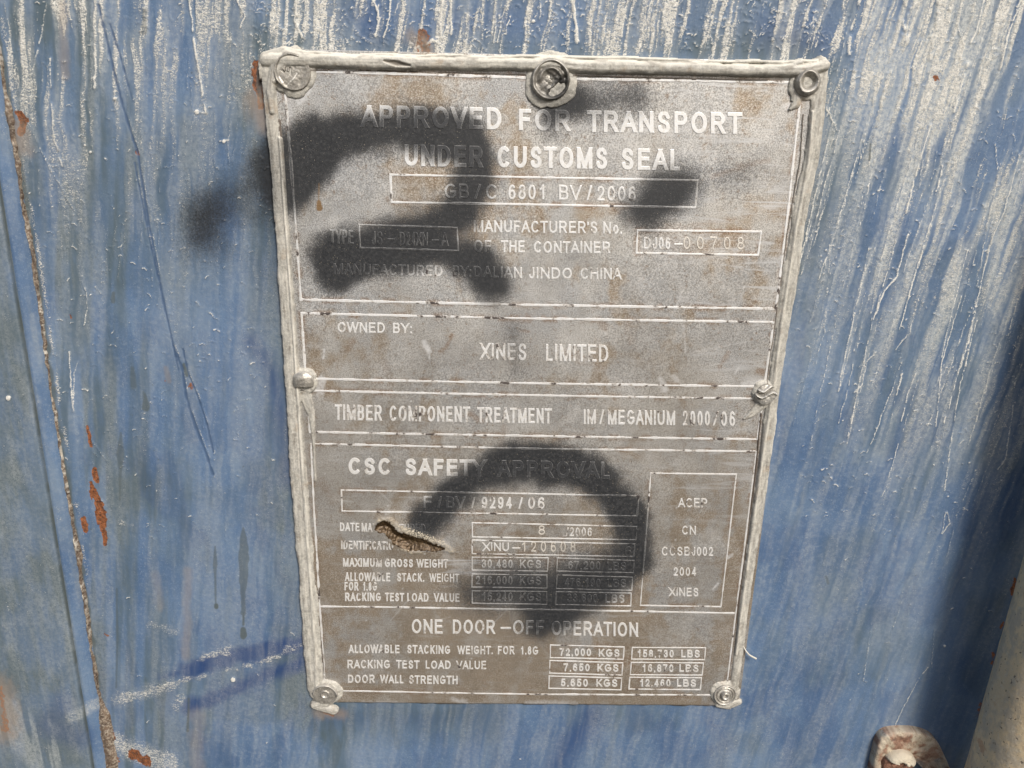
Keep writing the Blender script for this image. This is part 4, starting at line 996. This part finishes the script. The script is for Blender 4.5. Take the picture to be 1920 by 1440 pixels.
# rows of lettering: (word, x0, x1, baseline left, baseline right, cap height, stroke)
T1, T2, T3 = 7.2, 3.5, 2.7
ROWS = [
 (M_LET, [("APPROVED", 677, 940, 238, 243, 41, T1), ("FOR", 973, 1069, 244, 246.5, 40, T1), ("TRANSPORT", 1100, 1392, 247.6, 251.5, 40.5, T1)]),
 (M_LET, [("UNDER", 759, 905, 310.8, 314, 40, T1), ("CUSTOMS", 932.5, 1139, 314, 317, 40, T1), ("SEAL", 1165, 1275, 318, 320, 40, T1)]),
 (M_LET, [("GB", 834, 878.5, 371.5, 372, 27, T2), ("/", 890, 901.5, 372, 372.4, 27, T2), ("C", 911.5, 932, 372.7, 373, 27, T2), ("6801", 953, 1023, 373.6, 374, 27.5, T2), ("BV", 1048, 1090.5, 374.2, 375, 27.5, T2), ("/", 1100, 1110, 375, 375, 27, T2), ("2006", 1119.5, 1192, 376, 377, 27, T2)]),
 (M_LETW, [("TYPE", 618.5, 662.5, 456, 457.5, 26, 3.2)]),
 (M_LETW, [("JS", 697, 717, 459, 459, 25, 2.4), ("-", 727, 740, 459, 459, 25, 2.4), ("D24XN", 749.5, 802, 460, 460.5, 25, 2.4), ("-", 810, 823, 461, 461, 25, 2.4), ("A", 827.5, 841, 461, 461, 25, 2.4)]),
 (M_LETW, [("MANUFACTURER'S", 888.5, 1120, 435, 437.5, 22, 3.2), ("No.", 1131, 1166, 438, 438.6, 22, 3.2)]),
 (M_LETW, [("OF", 888.5, 921, 472, 472.6, 22, 3.2), ("THE", 939, 984, 473, 473.4, 22, 3.2), ("CONTAINER", 1001, 1144, 473.8, 475, 21.5, 3.2)]),
 (M_LET, [("DJ06", 1207, 1256.5, 466, 467, 21.6, 2.8), ("-", 1264, 1280, 467, 467, 21.6, 2.8)]),
 (M_STAMP, [("00708", 1281, 1394.5, 466.7, 467.5, 23, 2.2, .25)]),
 (M_LETW, [("MANUFACTURED", 626, 829.5, 514, 518, 20, 3.0), ("BY:", 849, 883, 518, 519, 20, 3.0), ("DALIAN", 888.5, 978.5, 519.5, 521.5, 20.5, 3.0), ("JINDO", 992, 1072, 522, 523, 20.5, 3.0), ("CHINA", 1088.5, 1165.5, 523, 524, 21, 3.0)]),
 (M_LET, [("OWNED", 633, 721.5, 623, 624, 19, 2.9), ("BY:", 737, 772, 624.5, 625, 19, 2.9)]),
 (M_LETW, [("XINES", 900, 987, 674, 675.5, 31, 4.2), ("LIMITED", 1023.5, 1140.5, 676.5, 678, 31.5, 4.2)]),
 (M_LETW, [("TIMBER", 627.5, 716, 787, 788.5, 28.5, 3.9), ("COMPONENT", 730.5, 881.5, 789, 791, 28.5, 3.9), ("TREATMENT", 894.5, 1034.5, 791.5, 794, 28, 3.9)]),
 (M_LETW, [("IM", 1094.5, 1117, 794.6, 795, 27, 3.7), ("/", 1123.5, 1132.5, 795, 795, 27, 3.4), ("MEGANIUM", 1139.5, 1265.5, 795.4, 797, 27, 3.7), ("2000", 1279.5, 1331, 797.5, 798, 27, 3.5), ("/", 1336.5, 1347, 798, 798, 27, 3.2), ("06", 1351.5, 1378.5, 798.5, 799, 27, 3.5)]),
 (M_LET, [("CSC", 653.5, 732.5, 889, 890, 31, 6.2), ("SAFETY", 760, 911.5, 890.4, 892.8, 31, 6.2), ("APPROVAL", 932.5, 1143, 893.4, 896.7, 31, 6.0)]),
 (M_LET, [("F", 794.5, 810, 951.4, 951.6, 21.5, 3.3), ("/", 821, 828, 951.6, 951.6, 21, 3.2), ("BV", 837, 872.5, 952, 952.4, 21.5, 3.3), ("/", 883.5, 891, 952.4, 952.6, 21, 3.2), ("9294", 902.5, 959.5, 953, 953.4, 21.5, 3.3), ("/", 972, 980, 953.5, 953.6, 21, 3.2), ("06", 990, 1021, 953.6, 954, 21.5, 3.3)]),
 (M_LETW, [("DATE", 637.5, 674, 995.6, 996, 15.5, 2.4), ("MANUFACTURED", 678, 797.5, 996, 998, 15.5, 2.4)]),
 (M_STAMP, [("8", 1009.5, 1021.5, 1002, 1002, 17, 1.8)]),
 (M_LET, [("/2006", 1060.5, 1109.5, 1004.5, 1005, 16, 2.2)]),
 (M_LETW, [("IDENTIFICATION", 640, 747.5, 1029.5, 1030.5, 15.5, 2.4), ("NO.", 754, 772, 1030.5, 1031, 15.5, 2.4)]),
 (M_LET, [("XINU", 905, 954, 1032.5, 1033, 15.5, 2.2), ("-", 960.5, 975.5, 1034, 1034, 16, 2.2)]),
 (M_STAMP, [("120608", 977, 1079, 1033.5, 1034.5, 19, 2.1, .2)]),
 (M_STAMP, [("6", 1171, 1184, 1042, 1042, 18, 2.0)]),
 (M_LET, [("MAXIMUM", 643, 715.5, 1062, 1062.8, 15.5, 2.6), ("GROSS", 721.5, 774.5, 1063, 1063.4, 15.5, 2.6), ("WEIGHT", 781, 840, 1063.4, 1064, 15.5, 2.4)]),
 (M_LET, [("30,480", 903, 961, 1064, 1064.8, 15.5, 2.2), ("KGS", 975, 1014.5, 1064.8, 1065, 15.5, 2.2)]),
 (M_LETW, [("67,200", 1065.5, 1125.5, 1067, 1068, 15.5, 2.2), ("LBS", 1138.5, 1174, 1068.4, 1069, 15.5, 2.2)]),
 (M_LET, [("ALLOWABLE", 646.5, 731.5, 1089, 1090, 15.8, 2.4), ("STACK.", 744.5, 795, 1090, 1090.5, 15.5, 2.4), ("WEIGHT", 805, 861, 1090.6, 1091.2, 15.5, 2.2)]),
 (M_LET, [("FOR", 646, 672, 1106.5, 1106.8, 15.5, 2.4), ("1.8G", 680, 707, 1107, 1107.2, 15.5, 2.4)]),
 (M_LETW, [("216,000", 892, 961, 1095, 1096, 15.5, 2.2), ("KGS", 975, 1014.5, 1096, 1096.4, 15.5, 2.2)]),
 (M_LETW, [("476,190", 1059, 1125.5, 1099.5, 1100.4, 15.5, 2.2), ("LBS", 1138.5, 1174, 1100.6, 1101, 15.5, 2.3)]),
 (M_LET, [("RACKING", 647, 714, 1126.5, 1127, 15.5, 2.6), ("TEST", 721.5, 758, 1127, 1127.4, 15.5, 2.6), ("LOAD", 763.5, 803.5, 1127.4, 1127.8, 15.5, 2.5), ("VALUE", 813.5, 861.5, 1128, 1128.4, 15.5, 2.4)]),
 (M_LETW, [("15,240", 903, 961, 1126, 1126.6, 15.5, 2.2), ("KGS", 975, 1014.5, 1126.6, 1127, 15.5, 2.2)]),
 (M_LETW, [("33,600", 1063.5, 1120, 1128.6, 1129.2, 15.5, 2.2), ("LBS", 1135, 1171, 1129.6, 1130, 15.5, 2.6)]),
 (M_LETW, [("ACEP", 1271, 1325.5, 950.6, 951.4, 17, 2.3)]),
 (M_LETW, [("CN", 1278.5, 1304.5, 1001.6, 1002, 16, 2.3)]),
 (M_LET, [("CCSBJ002", 1240.5, 1336.5, 1041, 1042, 16.5, 2.3)]),
 (M_LETW, [("2004", 1262.5, 1305, 1079, 1079.6, 15.8, 2.3)]),
 (M_LET, [("XINES", 1254, 1309.5, 1117.4, 1118, 15.8, 2.4)]),
 (M_LET, [("ONE", 772, 830, 1187, 1187.6, 26, 3.8), ("DOOR", 849, 928, 1187.8, 1188.4, 26, 3.8), ("-", 938.5, 958, 1188.4, 1188.6, 26, 3.4), ("OFF", 962, 1020, 1188.6, 1189.4, 26, 3.8), ("OPERATION", 1034.5, 1196, 1190, 1193.3, 26, 3.8)]),
 (M_LET, [("ALLOWABLE", 653.5, 749, 1224.4, 1225, 15.3, 2.5), ("STACKING", 763.5, 844, 1225, 1226, 15.3, 2.5), ("WEIGHT.", 857.5, 923.5, 1226.2, 1226.8, 15.3, 2.4), ("FOR", 933.5, 964.5, 1226.8, 1227, 15.3, 2.5), ("1.8G", 975.5, 1009, 1227, 1227.4, 15.3, 2.5)]),
 (M_LET, [("72,000", 1049, 1108, 1229.5, 1230, 14, 2.5), ("KGS", 1122.5, 1161.5, 1230.5, 1231, 14.2, 2.6)]),
 (M_LET, [("158,730", 1194, 1263, 1231.5, 1232, 14, 2.5), ("LBS", 1277, 1312, 1231.8, 1232, 14, 2.6)]),
 (M_LET, [("RACKING", 651.5, 731, 1252.8, 1253.4, 15.3, 2.4), ("TEST", 742.5, 786.5, 1253.4, 1253.8, 15.3, 2.5), ("LOAD", 798, 845, 1253.8, 1254.2, 15.3, 2.5), ("VALUE", 855.5, 911.5, 1254.2, 1254.6, 15.3, 2.4)]),
 (M_LET, [("7,650", 1056.5, 1105.5, 1258, 1258.4, 14, 2.5), ("KGS", 1120, 1159.5, 1258.6, 1259, 14.2, 2.6)]),
 (M_LET, [("16,870", 1203, 1262.5, 1258.8, 1259.2, 14, 2.5), ("LBS", 1273.5, 1309.5, 1259, 1259.4, 14, 2.6)]),
 (M_LET, [("DOOR", 652.5, 702.5, 1280.5, 1281, 15.3, 2.5), ("WALL", 712.5, 756.5, 1281, 1281.4, 15.3, 2.5), ("STRENGTH", 767, 858, 1281.6, 1282.6, 15.3, 2.5)]),
 (M_LET, [("5,650", 1051.5, 1102, 1286.5, 1287, 14, 2.5), ("KGS", 1118, 1157.5, 1287, 1287.4, 14.2, 2.6)]),
 (M_LET, [("12,460", 1198.5, 1257, 1286.5, 1287, 14, 2.5), ("LBS", 1269, 1305, 1287, 1287.4, 14, 2.6)]),
]
for m_, words in ROWS:
    lettering('raised_lettering', words, m_, .24 if words[0][5] > 24 else .17)

for c_, m_, w_ in BOXES: outline_box('box_outline', c_, m_, w_)
for c_, w_ in SECT: outline_box('section_border', c_, M_LETW, w_)
outline_box('section_border', [(601, 1136.5), (1000, 1142.6), (1378.5, 1149.5)], M_LETW, 3.2, False)

# ------------------------------------------------------------------ sealant bead round three sides (height field kept only where the bead lies)
RIV = [  # centre px, radius mm, kind, label
 ((550, 136), 7.2, 'flat', 'broad flat rivet under smeared sealant'), ((1032, 150), 8.0, 'ring', 'large ringed rivet with torn dark crater'), ((1511, 154), 5.6, 'button', 'button rivet with hollow centre'),
 ((570, 714), 5.0, 'dome', 'domed rivet with torn lower sealant skin'), ((1434, 738), 4.8, 'torn', 'rivet covered with a curled bright sealant flap'), ((611, 1297), 6.2, 'ring2', 'wide rivet with small centre ring'), ((1358, 1299), 6.0, 'nest', 'rivet with bright nested rings')]
RC = [px2mm([c[0]], [c[1]])[0] for c, *_ in RIV]
def bead():
    st = .32
    xs = np.arange(-119, 119, st); zs = np.arange(-161, 160, st)
    X, Z = np.meshgrid(xs, zs); px, py = mm2px(X, Z)
    H = np.full(X.shape, -9.0)
    pale = np.zeros(X.shape); dirt_shade = np.zeros(X.shape)
    def band(pts, hw, hmax, seed, wave=.8, crease=.25, power=2.6, crest=0.0, grime_shade=0.0):
        nonlocal H, pale, dirt_shade
        q = P(pts)
        d, sd, w, s = poly_dist(X, Z, q, hw, 900.)
        ds = d * sd
        w = w * (1 + (fbm(s / 14, ds * 0 + 2, seed, 3) - .5) * .28 + (vnoise(s / 2.2, ds * 0, seed + 5) - .5) * .12)
        cen = (fbm(s / 14, ds * 0 + 5, seed + 1, 3) - .5) * wave * 2
        t = (ds - cen) / w
        prof = np.clip(1 - np.abs(t) ** power, 0, 1) ** .55
        h = hmax * prof * (.93 + .14 * fbm(s / 16, ds / 6, seed + 2, 3))
        h = h + crease * (fbm(s / 30, ds / .55, seed + 3, 2) - .5) * prof * 2 + (fbm(X / .9, Z / .9, seed + 4, 2) - .5) * .10
        h = np.where(np.abs(t) < 1, h, -9)
        m = h > H
        H = np.where(m, h, H)
        pale = np.where(m, np.maximum(crest * sstep(.75, .1, np.abs(t)) * sstep(.25, .6, fbm(s / 7, ds / .8, seed + 8, 3)), sstep(.45, .75, fbm(s / 6, ds / 1.2, seed + 6, 3)) * .35 * (1 - grime_shade)), pale)
        dirt_shade = np.where(m, np.maximum(grime_shade, sstep(.62, .78, fbm(s / 5, ds / 1.0, seed + 7, 3)) * .35), dirt_shade)
        return t
    # top
    tt = band([(500, 112), (545, 113), (760, 118), (1000, 122), (1030, 116), (1080, 124), (1300, 129), (1440, 133), (1500, 132), (1545, 124)], [3.0, 3.0, 2.7, 2.6, 2.7, 2.6, 2.5, 2.4, 2.6, 2.2], 2.7, 700, .25, .15)
    # crust of dust lying on top of it
    band([(520, 101), (640, 101), (760, 103), (900, 106), (1000, 107), (1160, 111), (1300, 113), (1420, 116), (1530, 115)], [.8] * 9, 1.5, 720, .8, .3, 1.6, crest=.9)
    # left and right
    band([(501, 120), (507, 190), (515, 271), (532, 484), (547, 690), (560, 888), (581, 1145), (592, 1290)], [3.2, 2.9, 2.4, 2.9, 3.3, 3.7, 4.1, 4.2], 1.15, 740, .2, .16, 2.6)
    band([(526, 260), (541, 470), (556, 680), (569, 888), (588, 1145), (596, 1290)], [.9, 1.0, 1.1, 1.3, 1.5, 1.5], 1.75, 745, .2, .06, 2., crest=.75)  # pale crest: ridge highlight put into the colour
    band([(1540, 120), (1531, 220), (1521, 302), (1500, 392), (1467, 614), (1452, 720), (1431, 888), (1405, 1065), (1384, 1224), (1375, 1300)], [3.0, 3.0, 3.0, 3.6, 3.0, 2.9, 2.8, 2.4, 2.2, 2.3], 1.05, 760, .2, .16, 2.6)
    band([(1522, 210), (1514, 302), (1490, 430), (1463, 614), (1446, 740), (1424, 888), (1399, 1065), (1379, 1224)], [.8, .9, 1.0, 1.1, 1.1, 1.2, 1.1, 1.0], 1.65, 765, .15, .06, 2., crest=.6)  # this crest carries a painted highlight too
    band([(1506, 215), (1500, 302), (1477, 430), (1452, 614), (1436, 725)], [.35] * 5, .25, 768, .1, 0, 2., grime_shade=.7)  # thin dark bands: shade of the gap beside the bead, put into colour
    band([(1427, 775), (1416, 888), (1393, 1065), (1372, 1224), (1364, 1275)], [.42] * 5, .25, 769, .1, 0, 2., grime_shade=.95)
    band([(524, 225), (532, 330), (541, 440)], [.5, .7, .4], .25, 741, .1, 0, 2., grime_shade=.9)
    band([(590, 1080), (602, 1200), (608, 1262)], [.3, .4, .3], .25, 742, .1, 0, 2., grime_shade=.9)
    band([(585, 132), (760, 134), (985, 140)], [.3, .35, .3], .2, 743, .1, 0, 2., grime_shade=.8)  # shadow line under the top bead, painted as a dark band
    band([(1075, 142), (1300, 148), (1440, 150)], [.3, .35, .25], .2, 744, .1, 0, 2., grime_shade=.8)
    # mounds round the rivets
    for (c, rr, kind, _), rc in zip(RIV, RC):
        d = np.hypot(X - rc[0], Z - rc[1]); th = np.arctan2(Z - rc[1], X - rc[0])
        R2 = rr * (1.28 + .22 * (fbm(th * 1.3 + 7, d * 0 + c[0], 770, 3) - .5) * 2)
        h = 1.5 * np.clip(1 - (d / R2) ** 3, 0, 1) ** .6 + (fbm(X / 1.1, Z / 1.1, 771, 3) - .5) * .5
        h = np.where(d < R2, h, -9); m = h > H; H = np.where(m, h, H)
        pale = np.where(m, .25 * sstep(.4, .7, fbm(X / 2, Z / 2, 772, 3)), pale)
    # smears running from rivets
    for pts, hw, hm in [([(570, 735), (585, 780), (588, 830), (590, 900)], [3, 1.4, .7, .6], .7), ([(1430, 755), (1410, 775), (1395, 785)], [2.6, 1.8, .5], .8), ([(1495, 170), (1492, 195), (1480, 205)], [3.0, 2.2, .6], 1.2), ([(1440, 130), (1470, 128), (1500, 118)], [.8, 1.0, 1.5], 2.2), ([(610, 1318), (590, 1322), (625, 1332)], [3, 2.2, 2.4], 1.3), ([(1345, 1322), (1365, 1322), (1385, 1316)], [1.2, 2.5, 1.6], .9), ([(515, 150), (520, 128), (540, 104), (580, 108)], [2.2, 3.4, 2.6, 1.2], 2.4), ([(512, 210), (508, 170), (512, 135)], [1.2, 1.9, 1.6], 2.3), ([(487, 150), (488, 122), (496, 106), (530, 97), (580, 100)], [.4, .9, 1.8, 2.2, 1.0], 1.5)]:
        band(pts, hw, hm, 780 + int(pts[0][0]) % 17, .3, .2, 2.0)
    # torn flap of the top bead and the rust hole beside the corner
    d, sd, w, _ = poly_dist(px, py, [(722, 115), (745, 120), (770, 124)], [2, 5, 1.5]); H = np.where(H > -5, H - 1.1 * sstep(w + 1, w - 1.5, d), H); dirt_shade = np.maximum(dirt_shade, .6 * sstep(w + 1, w - 1, d))
    d, _, w, _ = poly_dist(px, py, [(482, 128), (484, 160), (489, 188)], [4, 7, 5]); dn = d + (fbm(X / 1.0, Z / 1.0, 790, 3) - .5) * 7
    dirt_shade = np.maximum(dirt_shade, .95 * sstep(w + 2, w - 2, dn)); H = np.where(H > -5, H - 1.0 * sstep(w + 2, w - 2, dn), H)
    edge_pale = sstep(.1, .6, H) * 0
    gz = np.gradient(np.where(H > -5, H, 0), st, axis=0)
    top_side = sstep(.1, 1.2, -gz)                       # upward faces paler: dust plus a highlight put into the colour
    pale = np.clip(pale + .55 * top_side * sstep(700, 100, py) + .2 * top_side, 0, .95)
    V = np.stack([X.ravel(), -np.maximum(H, -1.2).ravel() - .12, Z.ravel()], 1)
    # outside the sheet the bead comes down on the door skin
    Fq = grid_faces(*X.shape)
    ok = (H.ravel()[Fq] > -5).any(1)
    V, Fq, At = keep_faces(V, Fq, ok, {'pale': pale, 'dirt_shade': dirt_shade, 'spray': np.clip(spray(px, py) * .75 - .18, 0, 1)})
    me = np_mesh('sealant_bead', V, Fq, True, At)
    o = new_obj('sealant_bead', me, M_SEAL); child_of(o, plate)
bead()

def rivet(c, rr, kind, label, rc, seed):
    nr, na = 46, 120
    r = np.linspace(0, 1, nr); a = np.linspace(0, 2 * np.pi, na, endpoint=False)
    Rr, Aa = np.meshgrid(r, a, indexing='ij')
    nz_ = fbm(np.cos(Aa) * Rr * 2.2 + seed, np.sin(Aa) * Rr * 2.2 + 3, 810 + seed, 4) - .5
    wob = 1 + .06 * (fbm(np.cos(Aa) * 1.2 + 5, np.sin(Aa) * 1.2 + seed, 820, 2) - .5) * 2
    X = rc[0] + Rr * rr * wob * np.cos(Aa); Z = rc[1] + Rr * rr * wob * np.sin(Aa)
    up = np.sin(Aa)
    ringf = lambda r0, w: np.exp(-((Rr - r0) / w) ** 2)
    dome = np.sqrt(np.clip(1 - Rr ** 2, 0, 1))
    pale = np.zeros(Rr.shape); dirt_shade = np.zeros(Rr.shape)
    if kind == 'flat':
        h = 2.0 + 1.1 * ringf(.88, .1) * sstep(-.5, .5, np.sin(Aa) * .6 - np.cos(Aa) * .8) - 1.0 * sstep(.93, 1, Rr) + nz_ * .7
        cu = (Rr * np.cos(Aa)) ; cv = Rr * np.sin(Aa)
        for pts in ([(-.55, .1), (-.35, -.05), (-.3, .2), (-.15, .35)], [(-.35, -.02), (-.1, -.05), (-.1, .2)]):
            dd = poly_dist(cu, cv, pts)[0]; dirt_shade = np.maximum(dirt_shade, sstep(.06, .02, dd)); h = h - .5 * sstep(.07, .02, dd)
        pale = .8 * sstep(.04, .015, poly_dist(cu, cv, [(-.35, -.7), (.05, -.35), (.25, -.05)])[0])
    elif kind == 'ring':
        h = 2.2 + 1.3 * ringf(.86, .09) + 1.0 * ringf(.52, .09) * sstep(-.6, .2, up) - 1.0 * sstep(.92, 1, Rr) * 1.5 + nz_ * 1.6 * sstep(.9, .3, Rr) + nz_ * .5
        broken = sstep(.35, .75, (np.cos(Aa) * .75 - up * .65) * sstep(.2, .5, Rr)); h = h - 1.2 * broken + broken * nz_ * 1.5
        dirt_shade = np.clip(.45 * sstep(.8, .45, Rr) * sstep(-.2, .1, nz_) + .55 * ringf(.70, .09) + .5 * sstep(.5, .1, Rr) * sstep(-.1, .15, nz_) + .75 * broken, 0, .9)
        pale = .45 * ringf(.87, .05) * sstep(-.2, .6, up) + .6 * ringf(.8, .06) * sstep(.88, 1, -up)
    elif kind == 'button':
        h = 2.0 + 1.6 * ringf(.66, .22) - .9 * ringf(0, .4) - 1.2 * sstep(.86, 1, Rr) + nz_ * .5
        pale = .8 * ringf(.58, .07) * sstep(.3, -.6, up); dirt_shade = .45 * ringf(0, .38) * sstep(-.2, .2, nz_) + .35 * ringf(.98, .05)
    elif kind == 'dome':
        h = 1.0 + 2.6 * dome + nz_ * .5
        torn = sstep(-.45, -.62, Rr * up + nz_ * .35); h = h - 1.6 * torn + torn * nz_ * 2
        dirt_shade = .55 * sstep(.06, 0, np.abs(Rr * up + nz_ * .35 + .5)) + .2 * torn; pale = .45 * ringf(.95, .07) * sstep(-.2, .5, up)
    elif kind == 'torn':
        h = 1.3 + 1.6 * dome + nz_ * 1.2
        w_ = Rr * up - .25 * np.sin(3.2 * Rr * np.cos(Aa)) ; h = h + 1.0 * np.exp(-((w_ - .05) / .1) ** 2) + .9 * np.exp(-((w_ - .62) / .13) ** 2) - .7 * np.exp(-((w_ - .32) / .12) ** 2)
        pale = .85 * np.exp(-((w_ - .08) / .07) ** 2) + .6 * sstep(-.1, -.4, w_) + .8 * np.exp(-((w_ - .66) / .1) ** 2); dirt_shade = .55 * np.exp(-((w_ - .33) / .1) ** 2)
    elif kind == 'ring2':
        h = 1.9 + 1.0 * ringf(.92, .08) * sstep(-.4, .2, up) + .55 * ringf(.30, .07) - 1.0 * sstep(.95, 1, Rr) + nz_ * .6
        pale = .5 * ringf(.92, .08) * sstep(-.2, .3, up) + .4 * ringf(.31, .05) * sstep(.2, -.5, up)
    else:
        h = 1.6 + .6 * ringf(.9, .06) + .5 * ringf(.68, .05) + 1.6 * ringf(.25, .16) - .5 * ringf(0, .1) - .8 * sstep(.95, 1, Rr) + nz_ * .5
        pale = .6 * ringf(.5, .09) * sstep(0, .6, up) + .85 * ringf(.24, .07) * sstep(.6, -.3, up) + .45 * ringf(.9, .05); dirt_shade = .5 * ringf(.42, .06)
    h = np.maximum(h, -.2); h[-1, :] = -.2; h[-2, :] = np.minimum(h[-2, :], 1.2); h[0, :] = h[0].mean()
    px, py = mm2px(X, Z)
    V = np.stack([X.ravel(), -h.ravel(), Z.ravel()], 1)
    i = np.arange(nr * na).reshape(nr, na); j = np.roll(i, -1, 1)
    Fq = np.stack([i[1:-1], i[2:], j[2:], j[1:-1]], -1).reshape(-1, 4)
    Fc = np.stack([i[0], i[1], j[1], j[1]], -1)[:, :3]
    # fan at the middle as quads with the shared centre ring
    Fall = np.concatenate([Fq, np.stack([i[0], i[1], j[1], j[0]], -1)])
    me = np_mesh('rivet', V, Fall, True, {'pale': np.clip(pale, 0, 1).ravel(), 'dirt_shade': np.clip(dirt_shade, 0, 1).ravel(), 'spray': (np.clip(spray(px, py), 0, 1) * .75).ravel()})
    o = new_obj('rivet', me, M_RIVET); child_of(o, plate); o['label'] = label
for k, ((c, rr, kind, lab), rc) in enumerate(zip(RIV, RC)): rivet(c, rr, kind, lab, rc, k)

def tube(name, pts, rad, mat, parent, seg=10, attrs=('pale', 'dirt_shade', 'spray'), vals=(.6, 0, 0)):
    """tapered tube through 3D points in mm"""
    pts = np.asarray(pts, float); n = len(pts); V = []
    for i in range(n):
        d = pts[min(i + 1, n - 1)] - pts[max(i - 1, 0)]; d /= np.linalg.norm(d) + 1e-9
        a = np.cross(d, [0.3, 1, .2]); a /= np.linalg.norm(a); b = np.cross(d, a)
        for k in range(seg):
            t = 2 * math.pi * k / seg; V.append(pts[i] + rad[i] * (a * math.cos(t) + b * math.sin(t)))
    i = np.arange(n * seg).reshape(n, seg); j = np.roll(i, -1, 1)
    Fq = np.stack([i[:-1], i[1:], j[1:], j[:-1]], -1).reshape(-1, 4)
    me = np_mesh(name, np.array(V), Fq, True, {a: np.full(n * seg, v) for a, v in zip(attrs, vals)})
    o = new_obj(name, me, mat); child_of(o, parent); return o
q = P(spline([(1393, 1207), (1396, 1216), (1403, 1224), (1415, 1229)], 5), -.5)
nq = len(q)
tube('sealant_thread', np.stack([q[:, 0], np.linspace(.2, -3.2, nq), q[:, 1]], 1), np.linspace(.25, .5, nq), M_SEAL, plate)['label'] = 'loose pale sealant thread sticking out at the lower right'

# ------------------------------------------------------------------ locking bar at the right edge
bar = empty('locking_bar', (.29, -.03, -.25), label='dusty galvanised round locking bar standing upright at the right edge', category='locking bar')
def build_bar():
    RAD = 19.0; AXY = -31.0
    # the left outline passes these photo pixels; find the axis whose silhouette matches
    a0 = P([(1912, 1075)], AXY)[0]; a1 = P([(1810, 1440)], AXY)[0]
    sl = (a0[0] - a1[0]) / (a0[1] - a1[1])
    zz = np.arange(-330, 200, .7); nt = 150
    th = np.linspace(0, 2 * np.pi, nt, endpoint=False)
    T, ZZ = np.meshgrid(th, zz)
    vx = (a1[0] - CAM[0]); vy = AXY - CAM[1]
    off = RAD / math.cos(math.atan2(vx, vy)) * 1.0
    ax = a1[0] + (ZZ - a1[1]) * sl + off
    rad = RAD + (fbm(T * 6, ZZ / 9, 851, 3) - .5) * .35 + (fbm(T * 1.5, ZZ / 60, 852, 2) - .5) * .8
    Xb = ax + rad * np.cos(T); Yb = AXY + rad * np.sin(T)
    i = np.arange(T.size).reshape(T.shape); j = np.roll(i, -1, 1)
    Fq = np.stack([i[:-1], j[:-1], j[1:], i[1:]], -1).reshape(-1, 4)
    me = np_mesh('bar_tube', np.stack([Xb.ravel(), Yb.ravel(), ZZ.ravel()], 1), Fq, True)
    o = new_obj('bar_tube', me, M_GALV); child_of(o, bar)
build_bar()

# ------------------------------------------------------------------ bolted bracket at the lower edge
brk = empty('bar_bracket', (.20, -.01, -.25), label='rusty rounded steel bracket with worn bolt at the lower right of the door', category='bracket')
def build_bracket():
    FY = -4.5; TH = 4.0
    out = spline([(1618, 1520), (1632, 1462), (1642, 1415), (1650, 1388), (1664, 1374), (1690, 1370), (1722, 1371), (1748, 1379), (1762, 1392), (1774, 1416), (1788, 1450), (1812, 1520)], 12)
    q = P([(x, y + 5) for x, y in out], FY); n = len(q)
    cen = q.mean(0); inner = cen + (q - cen) * .0
    V = []; rings = []
    # concentric front face, rounded edge, side wall back to the door
    rows = [(.0, 0.0)] + [(.05 * k, 0.0) for k in range(1, 16)] + [(.80, .0), (.84, .0), (.88, .03), (.93, .12), (.965, .4), (.988, .9), (1.0, 1.8), (1.0, 3.5), (1.0, 5), (1.0, TH + 4)]
    for s, dy in rows:
        p = cen + (q - cen) * s
        nz = (fbm(p[:, 0] / 2.2, p[:, 1] / 2.2, 861, 4) - .5) * 1.5 * (1 if dy < 2 else .3)
        V.append(np.stack([p[:, 0], FY + dy - nz, p[:, 1]], 1))
    V = np.concatenate(V); m = len(rows)
    i = np.arange(m * n).reshape(m, n)
    Fq = np.stack([i[:-1, :-1], i[:-1, 1:], i[1:, 1:], i[1:, :-1]], -1).reshape(-1, 4)
    px, py = mm2px(V[:, 0], V[:, 2], FY)
    rust = .75 * sstep(.5, .66, fbm(V[:, 0] / 4, V[:, 2] / 4, 862, 4))
    me = np_mesh('bracket_plate', V, Fq, True, {'rust': rust, 'pale': .5 * sstep(.5, .7, fbm(V[:, 0] / 4, V[:, 2] / 4, 863, 3))})
    o = new_obj('bracket_plate', me, M_BRK); child_of(o, brk)
    # bolt: domed, chipped head
    c = P([(1690, 1442)], FY - 4)[0]; rr = 9.0; nr, na = 40, 110
    r = np.linspace(0, 1, nr); a = np.linspace(0, 2 * np.pi, na, endpoint=False); Rr, Aa = np.meshgrid(r, a, indexing='ij')
    nzz = fbm(np.cos(Aa) * Rr * 3, np.sin(Aa) * Rr * 3, 871, 4) - .5
    h = 5.0 * np.clip(1 - Rr ** 6, 0, 1) ** .5 + nzz * 1.6
    chip = sstep(.1, -.15, Rr * np.sin(Aa) - .42 + nzz * .8 + .3 * Rr * np.cos(Aa) * .4); h = h - chip * (2.0 + nzz * 3)
    h[-1, :] = -1
    V = np.stack([(c[0] + rr * Rr * np.cos(Aa)).ravel(), (FY - h).ravel(), (c[1] + rr * Rr * np.sin(Aa)).ravel()], 1)
    i = np.arange(nr * na).reshape(nr, na); j = np.roll(i, -1, 1)
    Fq = np.stack([i[:-1], i[1:], j[1:], j[:-1]], -1).reshape(-1, 4)
    me = np_mesh('bolt', V, Fq, True, {'rust': (chip * .9).ravel(), 'pale': ((1 - chip) * .75).ravel()})
    o = new_obj('bolt', me, M_BRK); child_of(o, brk)
build_bracket()
